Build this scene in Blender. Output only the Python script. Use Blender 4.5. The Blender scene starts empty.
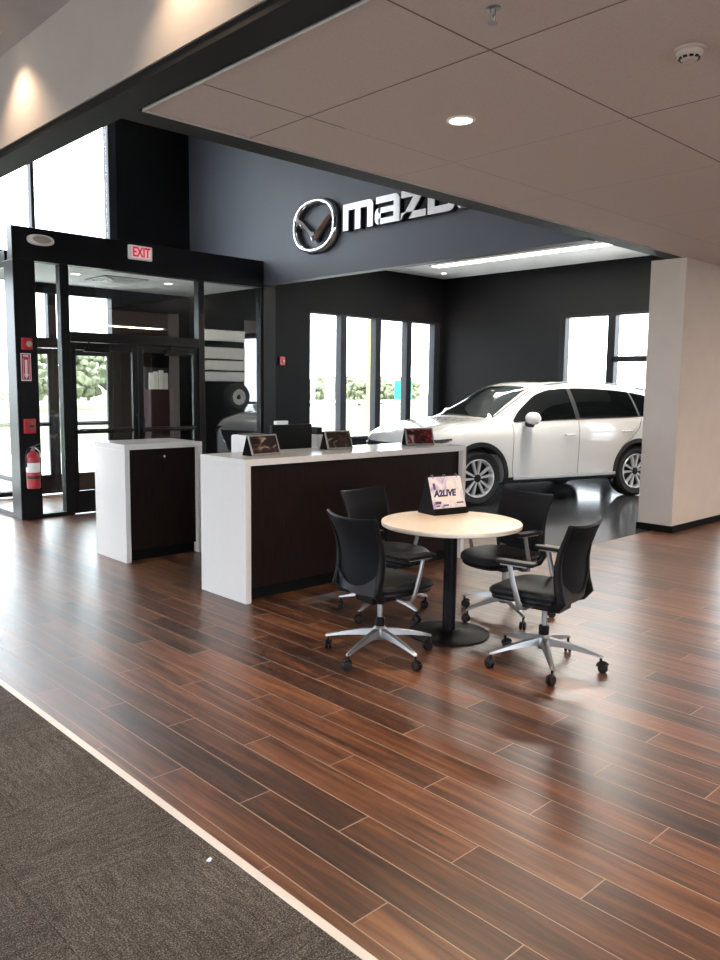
import bpy, bmesh, math, random
from mathutils import Vector, Matrix, Euler
from mathutils.bvhtree import BVHTree
random.seed(7)
S = bpy.context.scene
COL = S.collection
PI = math.pi
R = math.radians

# ------------------------------------------------------------------ camera
def setup_camera():
    f, pitch, roll, yaw = 796.785, -0.116077, 0.011896, 0.762108
    fwd = Vector((math.sin(yaw)*math.cos(pitch), math.cos(yaw)*math.cos(pitch), math.sin(pitch)))
    r0 = Vector((math.cos(yaw), -math.sin(yaw), 0)); u0 = r0.cross(fwd)
    r = r0*math.cos(roll) + u0*math.sin(roll); u = r.cross(fwd)
    cd = bpy.data.cameras.new('camera'); c = bpy.data.objects.new('camera', cd); COL.objects.link(c)
    m = Matrix.Identity(4)
    for i in range(3):
        m[i][0], m[i][1], m[i][2] = r[i], u[i], -fwd[i]
    m.translation = (0, 0, 1.62)
    c.matrix_world = m
    cd.sensor_fit = 'VERTICAL'; cd.sensor_height = 24; cd.lens = f/960*24
    cd.clip_start = 0.05; cd.clip_end = 600
    S.camera = c
setup_camera()

# ------------------------------------------------------------------ world, exposure
SKY = 6.5
w = bpy.data.worlds.new('overcast_sky'); S.world = w; w.use_nodes = True
nt = w.node_tree; nt.nodes.clear()
wo = nt.nodes.new('ShaderNodeOutputWorld'); bg = nt.nodes.new('ShaderNodeBackground')
tc = nt.nodes.new('ShaderNodeTexCoord'); sp = nt.nodes.new('ShaderNodeSeparateXYZ'); cr = nt.nodes.new('ShaderNodeValToRGB')
nt.links.new(tc.outputs['Generated'], sp.inputs[0]); nt.links.new(sp.outputs['Z'], cr.inputs[0])
cr.color_ramp.elements[0].position = 0.0; cr.color_ramp.elements[0].color = (0.66, 0.72, 0.80, 1)
cr.color_ramp.elements[1].position = 0.8; cr.color_ramp.elements[1].color = (0.93, 0.97, 1.0, 1)
bg.inputs['Strength'].default_value = SKY
nt.links.new(cr.outputs[0], bg.inputs['Color']); nt.links.new(bg.outputs[0], wo.inputs['Surface'])
S.view_settings.view_transform = 'Standard'; S.view_settings.look = 'None'
S.view_settings.gamma = 1; S.view_settings.use_curve_mapping = False
S.view_settings.exposure = 1.3
S.cycles.transparent_max_bounces = 24
S.cycles.max_bounces = 10; S.cycles.diffuse_bounces = 5; S.cycles.glossy_bounces = 4
S.cycles.sample_clamp_indirect = 8
WARM = (1.0, 0.74, 0.50)
DOWN_W = 85.0       # watts of a recessed downlight
WASH_W = 22.0       # watts of a wall washing downlight
STRIP_W = 85.0     # watts of the showroom strip

# ------------------------------------------------------------------ materials
MATS = {}
def mat(name, col, rough=0.5, metal=0.0, spec=0.5, var=0.0, vscale=8.0, bump=0.0, bscale=60.0, emit=None, estr=0.0, coat=0.0, stretch=None):
    if name in MATS: return MATS[name]
    m = bpy.data.materials.new(name); m.use_nodes = True; t = m.node_tree; b = t.nodes['Principled BSDF']
    b.inputs['Roughness'].default_value = rough; b.inputs['Metallic'].default_value = metal
    b.inputs['Specular IOR Level'].default_value = spec
    b.inputs['Coat Weight'].default_value = coat
    b.inputs['Coat Roughness'].default_value = 0.03
    c4 = (*col, 1)
    b.inputs['Base Color'].default_value = c4
    tcn = None
    def coords(scale):
        nonlocal tcn
        if tcn is None: tcn = t.nodes.new('ShaderNodeTexCoord')
        out = tcn.outputs['Object']
        if stretch:
            mp = t.nodes.new('ShaderNodeMapping'); mp.inputs['Scale'].default_value = stretch
            t.links.new(out, mp.inputs[0]); out = mp.outputs[0]
        n = t.nodes.new('ShaderNodeTexNoise'); n.inputs['Scale'].default_value = scale; n.inputs['Detail'].default_value = 4
        t.links.new(out, n.inputs['Vector']); return n
    if var > 0:
        n = coords(vscale); rp = t.nodes.new('ShaderNodeValToRGB')
        rp.color_ramp.elements[0].position = 0.3; rp.color_ramp.elements[1].position = 0.7
        rp.color_ramp.elements[0].color = (*[max(0, x*(1-var)) for x in col], 1)
        rp.color_ramp.elements[1].color = (*[min(1, x*(1+var)) for x in col], 1)
        t.links.new(n.outputs['Fac'], rp.inputs[0]); t.links.new(rp.outputs[0], b.inputs['Base Color'])
    if bump > 0:
        n = coords(bscale); bp = t.nodes.new('ShaderNodeBump'); bp.inputs['Strength'].default_value = bump; bp.inputs['Distance'].default_value = 0.004
        t.links.new(n.outputs['Fac'], bp.inputs['Height']); t.links.new(bp.outputs[0], b.inputs['Normal'])
    if emit:
        b.inputs['Emission Color'].default_value = (*emit, 1); b.inputs['Emission Strength'].default_value = estr
    MATS[name] = m; return m

def glass_mat(name, tint=(0.955, 0.965, 0.96), refl=1.0):
    if name in MATS: return MATS[name]
    m = bpy.data.materials.new(name); m.use_nodes = True; t = m.node_tree; t.nodes.clear()
    o = t.nodes.new('ShaderNodeOutputMaterial'); mx = t.nodes.new('ShaderNodeMixShader')
    tr = t.nodes.new('ShaderNodeBsdfTransparent'); tr.inputs[0].default_value = (*tint, 1)
    gl = t.nodes.new('ShaderNodeBsdfGlossy'); gl.inputs['Roughness'].default_value = 0.0; gl.inputs['Color'].default_value = (1, 1, 1, 1)
    lw = t.nodes.new('ShaderNodeLayerWeight'); lw.inputs['Blend'].default_value = 0.5
    pw = t.nodes.new('ShaderNodeMath'); pw.operation = 'POWER'; pw.inputs[1].default_value = 5
    ma = t.nodes.new('ShaderNodeMath'); ma.operation = 'MULTIPLY_ADD'; ma.inputs[1].default_value = 0.9; ma.inputs[2].default_value = 0.045*refl; ma.use_clamp = True
    t.links.new(lw.outputs['Facing'], pw.inputs[0]); t.links.new(pw.outputs[0], ma.inputs[0])
    t.links.new(ma.outputs[0], mx.inputs[0]); t.links.new(tr.outputs[0], mx.inputs[1]); t.links.new(gl.outputs[0], mx.inputs[2])
    t.links.new(mx.outputs[0], o.inputs['Surface'])
    MATS[name] = m; return m

class NB:
    """small node-graph helper"""
    def __init__(s, name):
        s.m = bpy.data.materials.new(name); s.m.use_nodes = True; s.t = s.m.node_tree; s.b = s.t.nodes['Principled BSDF']
        s.tc = s.t.nodes.new('ShaderNodeTexCoord')
    def link(s, a, b): s.t.links.new(a, b)
    def val(s, x, sock):
        if isinstance(x, (int, float)): sock.default_value = x
        else: s.link(x, sock)
    def math(s, op, a, b=0.0, c=None, clamp=False):
        n = s.t.nodes.new('ShaderNodeMath'); n.operation = op; n.use_clamp = clamp
        s.val(a, n.inputs[0]); s.val(b, n.inputs[1])
        if c is not None: s.val(c, n.inputs[2])
        return n.outputs[0]
    def xyz(s, src=None):
        n = s.t.nodes.new('ShaderNodeSeparateXYZ'); s.link(src or s.tc.outputs['Object'], n.inputs[0]); return n.outputs
    def comb(s, x, y, z=0.0):
        n = s.t.nodes.new('ShaderNodeCombineXYZ')
        for i, v in enumerate((x, y, z)): s.val(v, n.inputs[i])
        return n.outputs[0]
    def noise(s, vec, scale, detail=3, rough=0.55, dist=0.0):
        n = s.t.nodes.new('ShaderNodeTexNoise'); n.inputs['Scale'].default_value = scale; n.inputs['Detail'].default_value = detail
        n.inputs['Roughness'].default_value = rough; n.inputs['Distortion'].default_value = dist
        s.link(vec, n.inputs['Vector']); return n.outputs['Fac']
    def white(s, vec):
        n = s.t.nodes.new('ShaderNodeTexWhiteNoise'); n.noise_dimensions = '3D'; s.link(vec, n.inputs['Vector']); return n.outputs['Value']
    def ramp(s, fac, stops):
        n = s.t.nodes.new('ShaderNodeValToRGB'); r = n.color_ramp
        while len(r.elements) < len(stops): r.elements.new(0.5)
        for e, (p, c) in zip(r.elements, stops): e.position = p; e.color = (*c, 1) if len(c) == 3 else c
        s.link(fac, n.inputs[0]); return n.outputs[0]
    def mix(s, f, a, b, mode='MIX'):
        n = s.t.nodes.new('ShaderNodeMix'); n.data_type = 'RGBA'; n.blend_type = mode
        s.val(f, n.inputs[0])
        for v, k in ((a, 6), (b, 7)):
            if isinstance(v, tuple): n.inputs[k].default_value = (*v, 1)
            else: s.link(v, n.inputs[k])
        return n.outputs[2]
    def bump(s, h, strength=0.3, dist=0.003):
        n = s.t.nodes.new('ShaderNodeBump'); n.inputs['Strength'].default_value = strength; n.inputs['Distance'].default_value = dist
        s.link(h, n.inputs['Height']); s.link(n.outputs[0], s.b.inputs['Normal'])

def plank_mat():
    g = NB('wood_plank_tile')
    x, y, z = g.xyz()
    rx = g.math('DIVIDE', g.math('SUBTRACT', x, 1.545), 0.155)
    row = g.math('FLOOR', rx); fx = g.math('SUBTRACT', rx, row)
    ry = g.math('DIVIDE', g.math('ADD', g.math('SUBTRACT', y, 1.63), g.math('MULTIPLY', row, 0.4067)), 1.22)
    cl = g.math('FLOOR', ry); fy = g.math('SUBTRACT', ry, cl)
    ex = g.math('MULTIPLY', g.math('MINIMUM', fx, g.math('SUBTRACT', 1.0, fx)), 0.155)
    ey = g.math('MULTIPLY', g.math('MINIMUM', fy, g.math('SUBTRACT', 1.0, fy)), 1.22)
    e = g.math('MINIMUM', ex, ey)
    grout = g.math('LESS_THAN', e, 0.0021)
    rnd = g.white(g.comb(row, cl, 3.0)); rnd2 = g.white(g.comb(row, cl, 9.0))
    vec = g.comb(g.math('ADD', g.math('MULTIPLY', x, 20.0), g.math('MULTIPLY', rnd, 40.0)), g.math('ADD', g.math('MULTIPLY', y, 1.3), g.math('MULTIPLY', rnd2, 30.0)), rnd)
    n1 = g.noise(vec, 1.0, 4, 0.6, 0.6)
    vec2 = g.comb(g.math('ADD', g.math('MULTIPLY', x, 120.0), g.math('MULTIPLY', rnd, 90.0)), g.math('MULTIPLY', y, 4.0), rnd2)
    n2 = g.noise(vec2, 1.0, 3, 0.6)
    tone = g.math('ADD', g.math('MULTIPLY', n1, 1.0), g.math('MULTIPLY', g.math('SUBTRACT', rnd, 0.5), 0.30))
    tone = g.math('ADD', tone, g.math('MULTIPLY', g.math('SUBTRACT', n2, 0.5), 0.36))
    c = g.ramp(tone, [(0.22, (0.022, 0.0095, 0.0058)), (0.42, (0.066, 0.0255, 0.0125)), (0.60, (0.138, 0.051, 0.0220)), (0.82, (0.255, 0.108, 0.046))])
    c = g.mix(grout, c, (0.40, 0.29, 0.225))
    g.link(c, g.b.inputs['Base Color']); g.b.inputs['Specular IOR Level'].default_value = 0.78
    rg = g.math('ADD', g.math('MULTIPLY', n2, 0.10), 0.29)
    rg = g.math('ADD', rg, g.math('MULTIPLY', grout, 0.4))
    g.link(rg, g.b.inputs['Roughness'])
    hgt = g.math('ADD', g.math('MULTIPLY', g.math('MINIMUM', e, 0.003), 200.0), g.math('MULTIPLY', n2, 0.10))
    g.bump(hgt, 0.15, 0.0015)
    return g.m

def carpet_mat():
    g = NB('carpet_tile_loop')
    x, y, z = g.xyz()
    # 0.61 m carpet tiles laid quarter turned
    tx = g.math('DIVIDE', g.math('SUBTRACT', x, 1.485), 0.61); ty = g.math('DIVIDE', g.math('SUBTRACT', y, 0.55), 0.61)
    rx = g.math('FLOOR', tx); ry = g.math('FLOOR', ty)
    par = g.math('ABSOLUTE', g.math('MODULO', g.math('ADD', rx, ry), 2.0))
    px = g.math('ADD', g.math('MULTIPLY', x, g.math('SUBTRACT', 1.0, par)), g.math('MULTIPLY', y, par))
    py = g.math('ADD', g.math('MULTIPLY', y, g.math('SUBTRACT', 1.0, par)), g.math('MULTIPLY', x, par))
    st = g.noise(g.comb(g.math('MULTIPLY', px, 18.0), g.math('MULTIPLY', py, 150.0), par), 1.0, 3, 0.7)
    st2 = g.noise(g.comb(g.math('MULTIPLY', px, 5.0), g.math('MULTIPLY', py, 40.0), par), 1.0, 2, 0.6)
    lp = g.noise(g.tc.outputs['Object'], 210.0, 3, 0.75)
    big = g.noise(g.tc.outputs['Object'], 2.2, 2)
    v = g.math('ADD', g.math('MULTIPLY', st, 0.26), g.math('MULTIPLY', lp, 1.05))
    v = g.math('ADD', v, g.math('MULTIPLY', st2, 0.16)); v = g.math('ADD', v, g.math('MULTIPLY', big, 0.12))
    c = g.ramp(v, [(0.60, (0.020, 0.017, 0.015)), (0.80, (0.098, 0.085, 0.076)), (1.0, (0.36, 0.325, 0.295))])
    ex = g.math('SUBTRACT', tx, rx); seam = g.math('LESS_THAN', g.math('MINIMUM', ex, g.math('SUBTRACT', 1.0, ex)), 0.004)
    c = g.mix(g.math('MULTIPLY', seam, 0.45), c, (0.03, 0.027, 0.025))
    g.link(c, g.b.inputs['Base Color']); g.b.inputs['Roughness'].default_value = 0.95; g.b.inputs['Specular IOR Level'].default_value = 0.1
    g.bump(g.math('ADD', lp, st), 0.8, 0.006)
    return g.m

def ceiling_mat():
    g = NB('ceiling_tile_pinkish')
    x, y, z = g.xyz()
    tx = g.math('DIVIDE', g.math('SUBTRACT', x, 2.925), 1.235); ty = g.math('DIVIDE', g.math('SUBTRACT', y, 2.275), 1.235)
    fx = g.math('FRACT', tx); fy = g.math('FRACT', ty)
    e = g.math('MULTIPLY', g.math('MINIMUM', g.math('MINIMUM', fx, g.math('SUBTRACT', 1.0, fx)), g.math('MINIMUM', fy, g.math('SUBTRACT', 1.0, fy))), 1.235)
    far = g.math('MULTIPLY', g.math('GREATER_THAN', y, 2.29), g.math('GREATER_THAN', x, 3.2))
    j = g.math('MULTIPLY', g.math('LESS_THAN', e, 0.0045), g.math('SUBTRACT', 1.0, g.math('MULTIPLY', far, 0.72)))
    n = g.noise(g.tc.outputs['Object'], 90.0, 3)
    c = g.ramp(n, [(0.3, (0.485, 0.405, 0.365)), (0.7, (0.535, 0.45, 0.405))])
    c = g.mix(j, c, (0.13, 0.095, 0.08))
    g.link(c, g.b.inputs['Base Color']); g.b.inputs['Roughness'].default_value = 0.9
    g.bump(g.math('MINIMUM', e, 0.012), 0.5, 0.5)
    return g.m

def picture_mat(name, seed, cols, z0, z1):
    """blurred print: bands and blobs of colour"""
    g = NB(name)
    x, y, z = g.xyz()
    n = g.noise(g.comb(g.math('ADD', g.math('MULTIPLY', x, 9.0), seed), g.math('MULTIPLY', z, 14.0), seed), 1.0, 3, 0.5, 1.2)
    c = g.ramp(n, [(0.28 + 0.42*i/(len(cols)-1), k) for i, k in enumerate(cols)])
    g.link(c, g.b.inputs['Base Color']); g.b.inputs['Roughness'].default_value = 0.25
    return g.m

M = {}
M['plank'] = plank_mat(); M['carpet'] = carpet_mat(); M['ceiling'] = ceiling_mat()
M['tile_dark'] = mat('charcoal_floor_tile', (0.035, 0.036, 0.040), 0.16, var=0.15, vscale=3)
M['white_trim'] = mat('white_edge_trim', (0.80, 0.75, 0.70), 0.45, var=0.03)
M['black_wall'] = mat('matte_black_wall_paint', (0.0048, 0.0050, 0.0060), 0.6, spec=0.12, var=0.08, vscale=2)
M['blue_wall'] = mat('slate_blue_wall_paint', (0.068, 0.073, 0.092), 0.5, spec=0.3, var=0.05, vscale=1.5)
M['fascia'] = mat('dark_bronze_fascia', (0.011, 0.0105, 0.0105), 0.6, spec=0.15, var=0.06)
M['white_wall'] = mat('warm_white_wall_paint', (0.36, 0.315, 0.29), 0.8, var=0.03, vscale=4, bump=0.05)
M['pillar'] = mat('beige_wall_paint', (0.57, 0.49, 0.43), 0.75, var=0.03, vscale=4, bump=0.05)
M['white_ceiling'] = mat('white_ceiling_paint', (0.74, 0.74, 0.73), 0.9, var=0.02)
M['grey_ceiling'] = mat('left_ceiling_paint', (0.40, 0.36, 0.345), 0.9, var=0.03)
M['frame'] = mat('black_anodised_aluminium', (0.0065, 0.007, 0.0085), 0.36, metal=0.0, spec=0.22, var=0.05)
M['frame_grey'] = mat('weathered_mullion', (0.013, 0.015, 0.019), 0.5, spec=0.2, var=0.05)
M['glass'] = glass_mat('clear_glazing')
M['door_glass'] = glass_mat('entrance_glazing', (0.92, 0.945, 0.94), 1.8)
M['quartz'] = mat('white_quartz_counter', (0.70, 0.68, 0.655), 0.16, var=0.008, vscale=20)
M['espresso'] = mat('espresso_wood_panel', (0.013, 0.0070, 0.0060), 0.5, spec=0.10, var=0.25, vscale=5, stretch=(12, 12, 0.8))
M['toe'] = mat('black_toe_kick', (0.006, 0.006, 0.006), 0.7, spec=0.08, var=0.1)
M['table_top'] = mat('cream_laminate', (0.80, 0.70, 0.60), 0.38, var=0.02, vscale=30)
M['black_metal'] = mat('black_powder_coat', (0.005, 0.005, 0.0055), 0.5, spec=0.15, var=0.1, bump=0.05)
M['mesh_black'] = mat('black_mesh_fabric', (0.006, 0.0065, 0.0085), 0.7, spec=0.1, var=0.12, vscale=60, bump=0.25, bscale=700)
M['seat_black'] = mat('black_seat_fabric', (0.010, 0.011, 0.0125), 0.55, spec=0.18, var=0.15, vscale=30, bump=0.2, bscale=500)
M['plastic_black'] = mat('black_plastic', (0.005, 0.005, 0.0055), 0.42, spec=0.18, var=0.08)
M['plastic_grey'] = mat('dark_grey_plastic', (0.032, 0.034, 0.040), 0.42, var=0.08)
M['alu'] = mat('polished_aluminium', (0.29, 0.29, 0.295), 0.42, metal=0.8, var=0.05)
M['chrome'] = mat('bright_chrome', (0.85, 0.86, 0.88), 0.08, metal=1.0, var=0.02)
M['caster'] = mat('brown_black_caster', (0.013, 0.009, 0.008), 0.5, spec=0.2, var=0.1)
M['car_white'] = mat('pearl_white_car_paint', (0.76, 0.745, 0.725), 0.22, var=0.01, coat=1.0)
M['car_glass'] = mat('tinted_car_glass', (0.003, 0.004, 0.004), 0.03, spec=0.35, var=0.05)
M['windscreen'] = mat('windscreen_glass', (0.012, 0.017, 0.016), 0.03, spec=0.6, var=0.1)
M['cladding'] = mat('black_car_cladding', (0.012, 0.012, 0.013), 0.5, var=0.1)
M['tyre'] = mat('tyre_rubber', (0.010, 0.010, 0.010), 0.7, var=0.15, vscale=30)
M['rim'] = mat('machined_alloy', (0.80, 0.80, 0.81), 0.28, metal=0.45, var=0.03)
M['rim_dark'] = mat('dark_wheel_well', (0.02, 0.02, 0.022), 0.4, metal=0.5, var=0.1)
M['seam'] = mat('panel_gap', (0.10, 0.10, 0.10), 0.6, var=0.05)
M['lamp_car'] = mat('headlamp_lens', (0.05, 0.05, 0.055), 0.08, spec=0.8, var=0.1)
M['red'] = mat('fire_red_enamel', (0.42, 0.018, 0.026), 0.35, var=0.05)
M['red_print'] = mat('red_print', (0.50, 0.03, 0.06), 0.5, var=0.04)
M['white_print'] = mat('white_print', (0.85, 0.78, 0.78), 0.5, var=0.02)
M['white_plastic'] = mat('white_plastic', (0.78, 0.76, 0.74), 0.4, var=0.02)
M['beige_plastic'] = mat('beige_plastic', (0.40, 0.33, 0.285), 0.45, var=0.03)
M['paper'] = mat('white_paper', (0.84, 0.84, 0.83), 0.7, var=0.04, vscale=40)
M['exit_red'] = mat('lit_exit_letters', (0.5, 0.01, 0.02), 0.4, emit=(0.8, 0.02, 0.05), estr=0.16, var=0.01)
M['exit_face'] = mat('lit_exit_face', (0.80, 0.62, 0.62), 0.4, emit=(1.0, 0.55, 0.58), estr=0.16, var=0.01)
M['lamp'] = mat('lit_lamp_lens', (0.9, 0.8, 0.7), 0.4, emit=(1.0, 0.86, 0.68), estr=5.0)
M['strip'] = mat('lit_strip_diffuser', (0.9, 0.9, 0.88), 0.4, emit=(1.0, 0.95, 0.86), estr=6.0)
M['sign_white'] = mat('white_sign_face', (0.86, 0.86, 0.88), 0.12, spec=0.7, var=0.02, coat=0.5)
M['sign_black'] = mat('black_sign_return', (0.010, 0.010, 0.012), 0.3, var=0.05)
M['asphalt'] = mat('pale_pavement', (0.50, 0.50, 0.485), 0.9, var=0.1, vscale=2)
M['road'] = mat('road_asphalt', (0.12, 0.12, 0.125), 0.9, var=0.1, vscale=2)
M['grass'] = mat('lawn', (0.13, 0.15, 0.075), 0.95, var=0.3, vscale=4)
M['leaf'] = mat('tree_leaves', (0.135, 0.150, 0.088), 0.9, var=0.4, vscale=3)
M['bark'] = mat('tree_bark', (0.12, 0.095, 0.075), 0.9, var=0.3)
M['teal'] = mat('teal_road_sign', (0.0, 0.26, 0.22), 0.5, var=0.05)
M['yellow'] = mat('yellow_pole_paint', (0.26, 0.215, 0.075), 0.5, var=0.06)
M['galv'] = mat('galvanised_steel', (0.45, 0.46, 0.47), 0.45, metal=0.6, var=0.08)
M['maroon'] = mat('maroon_rack', (0.030, 0.006, 0.008), 0.45, var=0.1)
M['page'] = mat('calendar_page_white', (0.82, 0.80, 0.80), 0.4, var=0.02)

# ------------------------------------------------------------------ geometry helpers
def BM(): return bmesh.new()
def box(bm, x0, x1, y0, y1, z0, z1, mtx=None):
    vs = [Vector((x, y, z)) for z in (z0, z1) for y in (y0, y1) for x in (x0, x1)]
    if mtx: vs = [mtx @ v for v in vs]
    v = [bm.verts.new(p) for p in vs]
    for f in ((0, 2, 3, 1), (4, 5, 7, 6), (0, 1, 5, 4), (2, 6, 7, 3), (0, 4, 6, 2), (1, 3, 7, 5)):
        bm.faces.new([v[i] for i in f])
    return bm
def frame_of(d):
    d = Vector(d).normalized(); a = Vector((0, 0, 1)) if abs(d.z) < 0.9 else Vector((1, 0, 0))
    s = d.cross(a).normalized(); return s, s.cross(d).normalized()
def tube(bm, pts, rad, n=10, cap=True, sx=1.0, sy=1.0):
    pts = [Vector(p) for p in pts]; rr = rad if isinstance(rad, (list, tuple)) else [rad]*len(pts)
    rings = []; ps = None
    for i, p in enumerate(pts):
        d = (pts[min(i+1, len(pts)-1)] - pts[max(i-1, 0)]).normalized()
        if ps is None: s, u = frame_of(d)
        else:
            s = (ps - d*ps.dot(d)).normalized(); u = s.cross(d)
        ps = s
        rings.append([bm.verts.new(p + s*math.cos(2*PI*k/n)*rr[i]*sx + u*math.sin(2*PI*k/n)*rr[i]*sy) for k in range(n)])
    for a, b in zip(rings, rings[1:]):
        for k in range(n): bm.faces.new((a[k], a[(k+1) % n], b[(k+1) % n], b[k]))
    if cap: bm.faces.new(rings[0][::-1]); bm.faces.new(rings[-1])
    return bm
def cyl(bm, p0, p1, r0, r1=None, n=20): return tube(bm, [p0, p1], [r0, r0 if r1 is None else r1], n)
def lathe(bm, prof, n=32, mtx=None, cap=True):
    mtx = mtx or Matrix.Identity(4); rings = []
    for r, z in prof:
        rings.append([bm.verts.new(mtx @ Vector((max(r, 1e-4)*math.cos(2*PI*k/n), max(r, 1e-4)*math.sin(2*PI*k/n), z))) for k in range(n)])
    for a, b in zip(rings, rings[1:]):
        for k in range(n): bm.faces.new((a[k], a[(k+1) % n], b[(k+1) % n], b[k]))
    if cap: bm.faces.new(rings[0][::-1]); bm.faces.new(rings[-1])
    return bm
def prism(bm, poly, d0, d1, fn):
    """poly of (u,v), extruded d0..d1 through fn(u,v,d)->Vector"""
    a = [bm.verts.new(fn(u, v, d0)) for u, v in poly]; b = [bm.verts.new(fn(u, v, d1)) for u, v in poly]
    n = len(poly)
    bm.faces.new(a[::-1]); bm.faces.new(b)
    for i in range(n): bm.faces.new((a[i], a[(i+1) % n], b[(i+1) % n], b[i]))
    return bm
def slab(bm, fn, nu, nv, th):
    """closed thin shell: fn(u,v)->(point, normal) sampled 0..1"""
    A = []; B = []
    for i in range(nu+1):
        ra = []; rb = []
        for j in range(nv+1):
            p, nn = fn(i/nu, j/nv); ra.append(bm.verts.new(p)); rb.append(bm.verts.new(p + nn*th))
        A.append(ra); B.append(rb)
    for i in range(nu):
        for j in range(nv):
            bm.faces.new((A[i][j], A[i][j+1], A[i+1][j+1], A[i+1][j])); bm.faces.new((B[i][j], B[i+1][j], B[i+1][j+1], B[i][j+1]))
    for i in range(nu):
        bm.faces.new((A[i][0], A[i+1][0], B[i+1][0], B[i][0])); bm.faces.new((A[i][nv], B[i][nv], B[i+1][nv], A[i+1][nv]))
    for j in range(nv):
        bm.faces.new((A[0][j], B[0][j], B[0][j+1], A[0][j+1])); bm.faces.new((A[nu][j], A[nu][j+1], B[nu][j+1], B[nu][j]))
    return bm

def obj(name, bm, m, parent=None, smooth=False, bevel=0.0, seg=2):
    me = bpy.data.meshes.new(name)
    bmesh.ops.recalc_face_normals(bm, faces=bm.faces)
    bm.to_mesh(me); bm.free()
    me.materials.append(m)
    o = bpy.data.objects.new(name, me); COL.objects.link(o)
    if parent: o.parent = parent
    if smooth:
        me.polygons.foreach_set('use_smooth', [True]*len(me.polygons))
        try: me.set_sharp_from_angle(angle=R(38))
        except Exception: pass
    if bevel > 0:
        b = o.modifiers.new('bevel', 'BEVEL'); b.width = bevel; b.segments = seg; b.limit_method = 'ANGLE'; b.angle_limit = R(40)
    return o
def tag(o, label=None, cat=None, group=None, kind=None):
    if label: o['label'] = label
    if cat: o['category'] = cat
    if group: o['group'] = group
    if kind: o['kind'] = kind
    return o
def thing(name, label, cat, loc=(0, 0, 0), rz=0.0, group=None):
    o = bpy.data.objects.new(name, None); COL.objects.link(o); o.empty_display_size = 0.1
    o.location = loc; o.rotation_euler = (0, 0, rz)
    return tag(o, label, cat, group)
def struct(name, bm, m, label=None, cat=None, parent=None, **k):
    o = obj(name, bm, m, parent, **k)
    if parent is None: tag(o, label, cat, kind='structure')
    return o
def sroot(name, label, cat, loc=(0, 0, 0)):
    o = thing(name, label, cat, loc); o['kind'] = 'structure'; return o
def copy_tree(o, parent=None):
    c = o.copy(); COL.objects.link(c); c.parent = parent
    for ch in list(o.children): copy_tree(ch, c)
    return c
def spot(name, loc, watts, col, angle=100, blend=0.6, size=0.05, parent=None, target=(0, 0, -1)):
    l = bpy.data.lights.new(name, 'SPOT'); l.energy = watts; l.color = col; l.spot_size = R(angle); l.spot_blend = blend; l.shadow_soft_size = size
    o = bpy.data.objects.new(name, l); COL.objects.link(o); o.location = loc
    o.rotation_euler = Vector(target).to_track_quat('-Z', 'Y').to_euler()
    if parent: o.parent = parent
    return o
def area(name, loc, sx, sy, watts, col, parent=None):
    l = bpy.data.lights.new(name, 'AREA'); l.shape = 'RECTANGLE'; l.size = sx; l.size_y = sy; l.energy = watts; l.color = col
    o = bpy.data.objects.new(name, l); COL.objects.link(o); o.location = loc
    if parent: o.parent = parent
    return o
def text_bm(s, size, fn, depth=0.004, bold=0.0, shear=0.0, sx=1.0):
    cu = bpy.data.curves.new('lettering', 'FONT'); cu.body = s; cu.size = size; cu.align_x = 'CENTER'; cu.align_y = 'CENTER'
    cu.extrude = depth/2; cu.offset = bold; cu.shear = shear
    to = bpy.data.objects.new('lettering', cu); COL.objects.link(to)
    dg = bpy.context.evaluated_depsgraph_get(); me = bpy.data.meshes.new_from_object(to.evaluated_get(dg))
    bm = BM(); bm.from_mesh(me)
    for v in bm.verts: v.co = fn(v.co.x*sx, v.co.y, v.co.z)
    bpy.data.objects.remove(to); bpy.data.meshes.remove(me); bpy.data.curves.remove(cu)
    return bm

# ================================================================== SETTING
AF, BS, BR = 11.5, 7.11, 13.41          # facade, sign wall, right showroom wall
ZC, ZS, ZL, ZT = 3.085, 3.95, 3.57, 5.6  # soffit, showroom, left ceiling, atrium heights

# floors
b = BM(); box(b, 1.492, BS+0.02, -5, AF, -0.12, 0); box(b, BS+0.02, BR, -5, 4.28, -0.12, 0)
struct('floor', b, M['plank'], 'brown wood-look plank floor running under the table and counters', 'floor')
b = BM(); box(b, BS+0.02, BR, 4.28, AF, -0.12, 0)
struct('floor_showroom', b, M['tile_dark'], 'glossy charcoal tile floor under the white car', 'floor')
b = BM(); box(b, -6, 1.46, -5, AF, -0.12, 0.004)
struct('floor_carpet', b, M['carpet'], 'grey-brown striated carpet tiles in the lower left', 'carpet')
b = BM(); box(b, 1.46, 1.492, -5, AF, -0.12, 0.006)
struct('trim_1', b, M['white_trim'], 'thin white strip between carpet and wood planks', 'trim')

# low soffit ceiling with tiles, pale edge angle, dark bands
b = BM(); box(b, 2.245, BR, -5, 4.055, ZC, ZC+0.25)
struct('ceiling', b, M['ceiling'], 'low tiled ceiling above the table, upper right', 'ceiling')
b = BM(); box(b, 2.232, 2.243, -5, 4.068, ZC-0.008, ZC+0.02); box(b, 2.243, BR, 4.057, 4.068, ZC-0.008, ZC+0.02)
struct('trim_2', b, mat('edge_angle_paint', (0.45, 0.41, 0.39), 0.6, var=0.03), 'pale metal edge angle around the low tiled ceiling', 'trim')
b = BM(); box(b, 2.245, BR, 4.085, 4.275, ZC, ZT)
struct('trim_3', b, M['fascia'], 'dark band along the far edge of the low ceiling', 'trim')
b = BM(); box(b, 2.03, 2.215, -5, AF, ZC, ZC+0.05); box(b, 2.215, 2.245, 4.085, 4.275, ZC, ZC+0.05)
struct('trim_4', b, M['fascia'], 'dark underside band of the long bulkhead running to the front glass', 'trim')
b = BM(); box(b, 2.02, 2.2, -5, AF, ZC+0.05, ZT)
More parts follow.
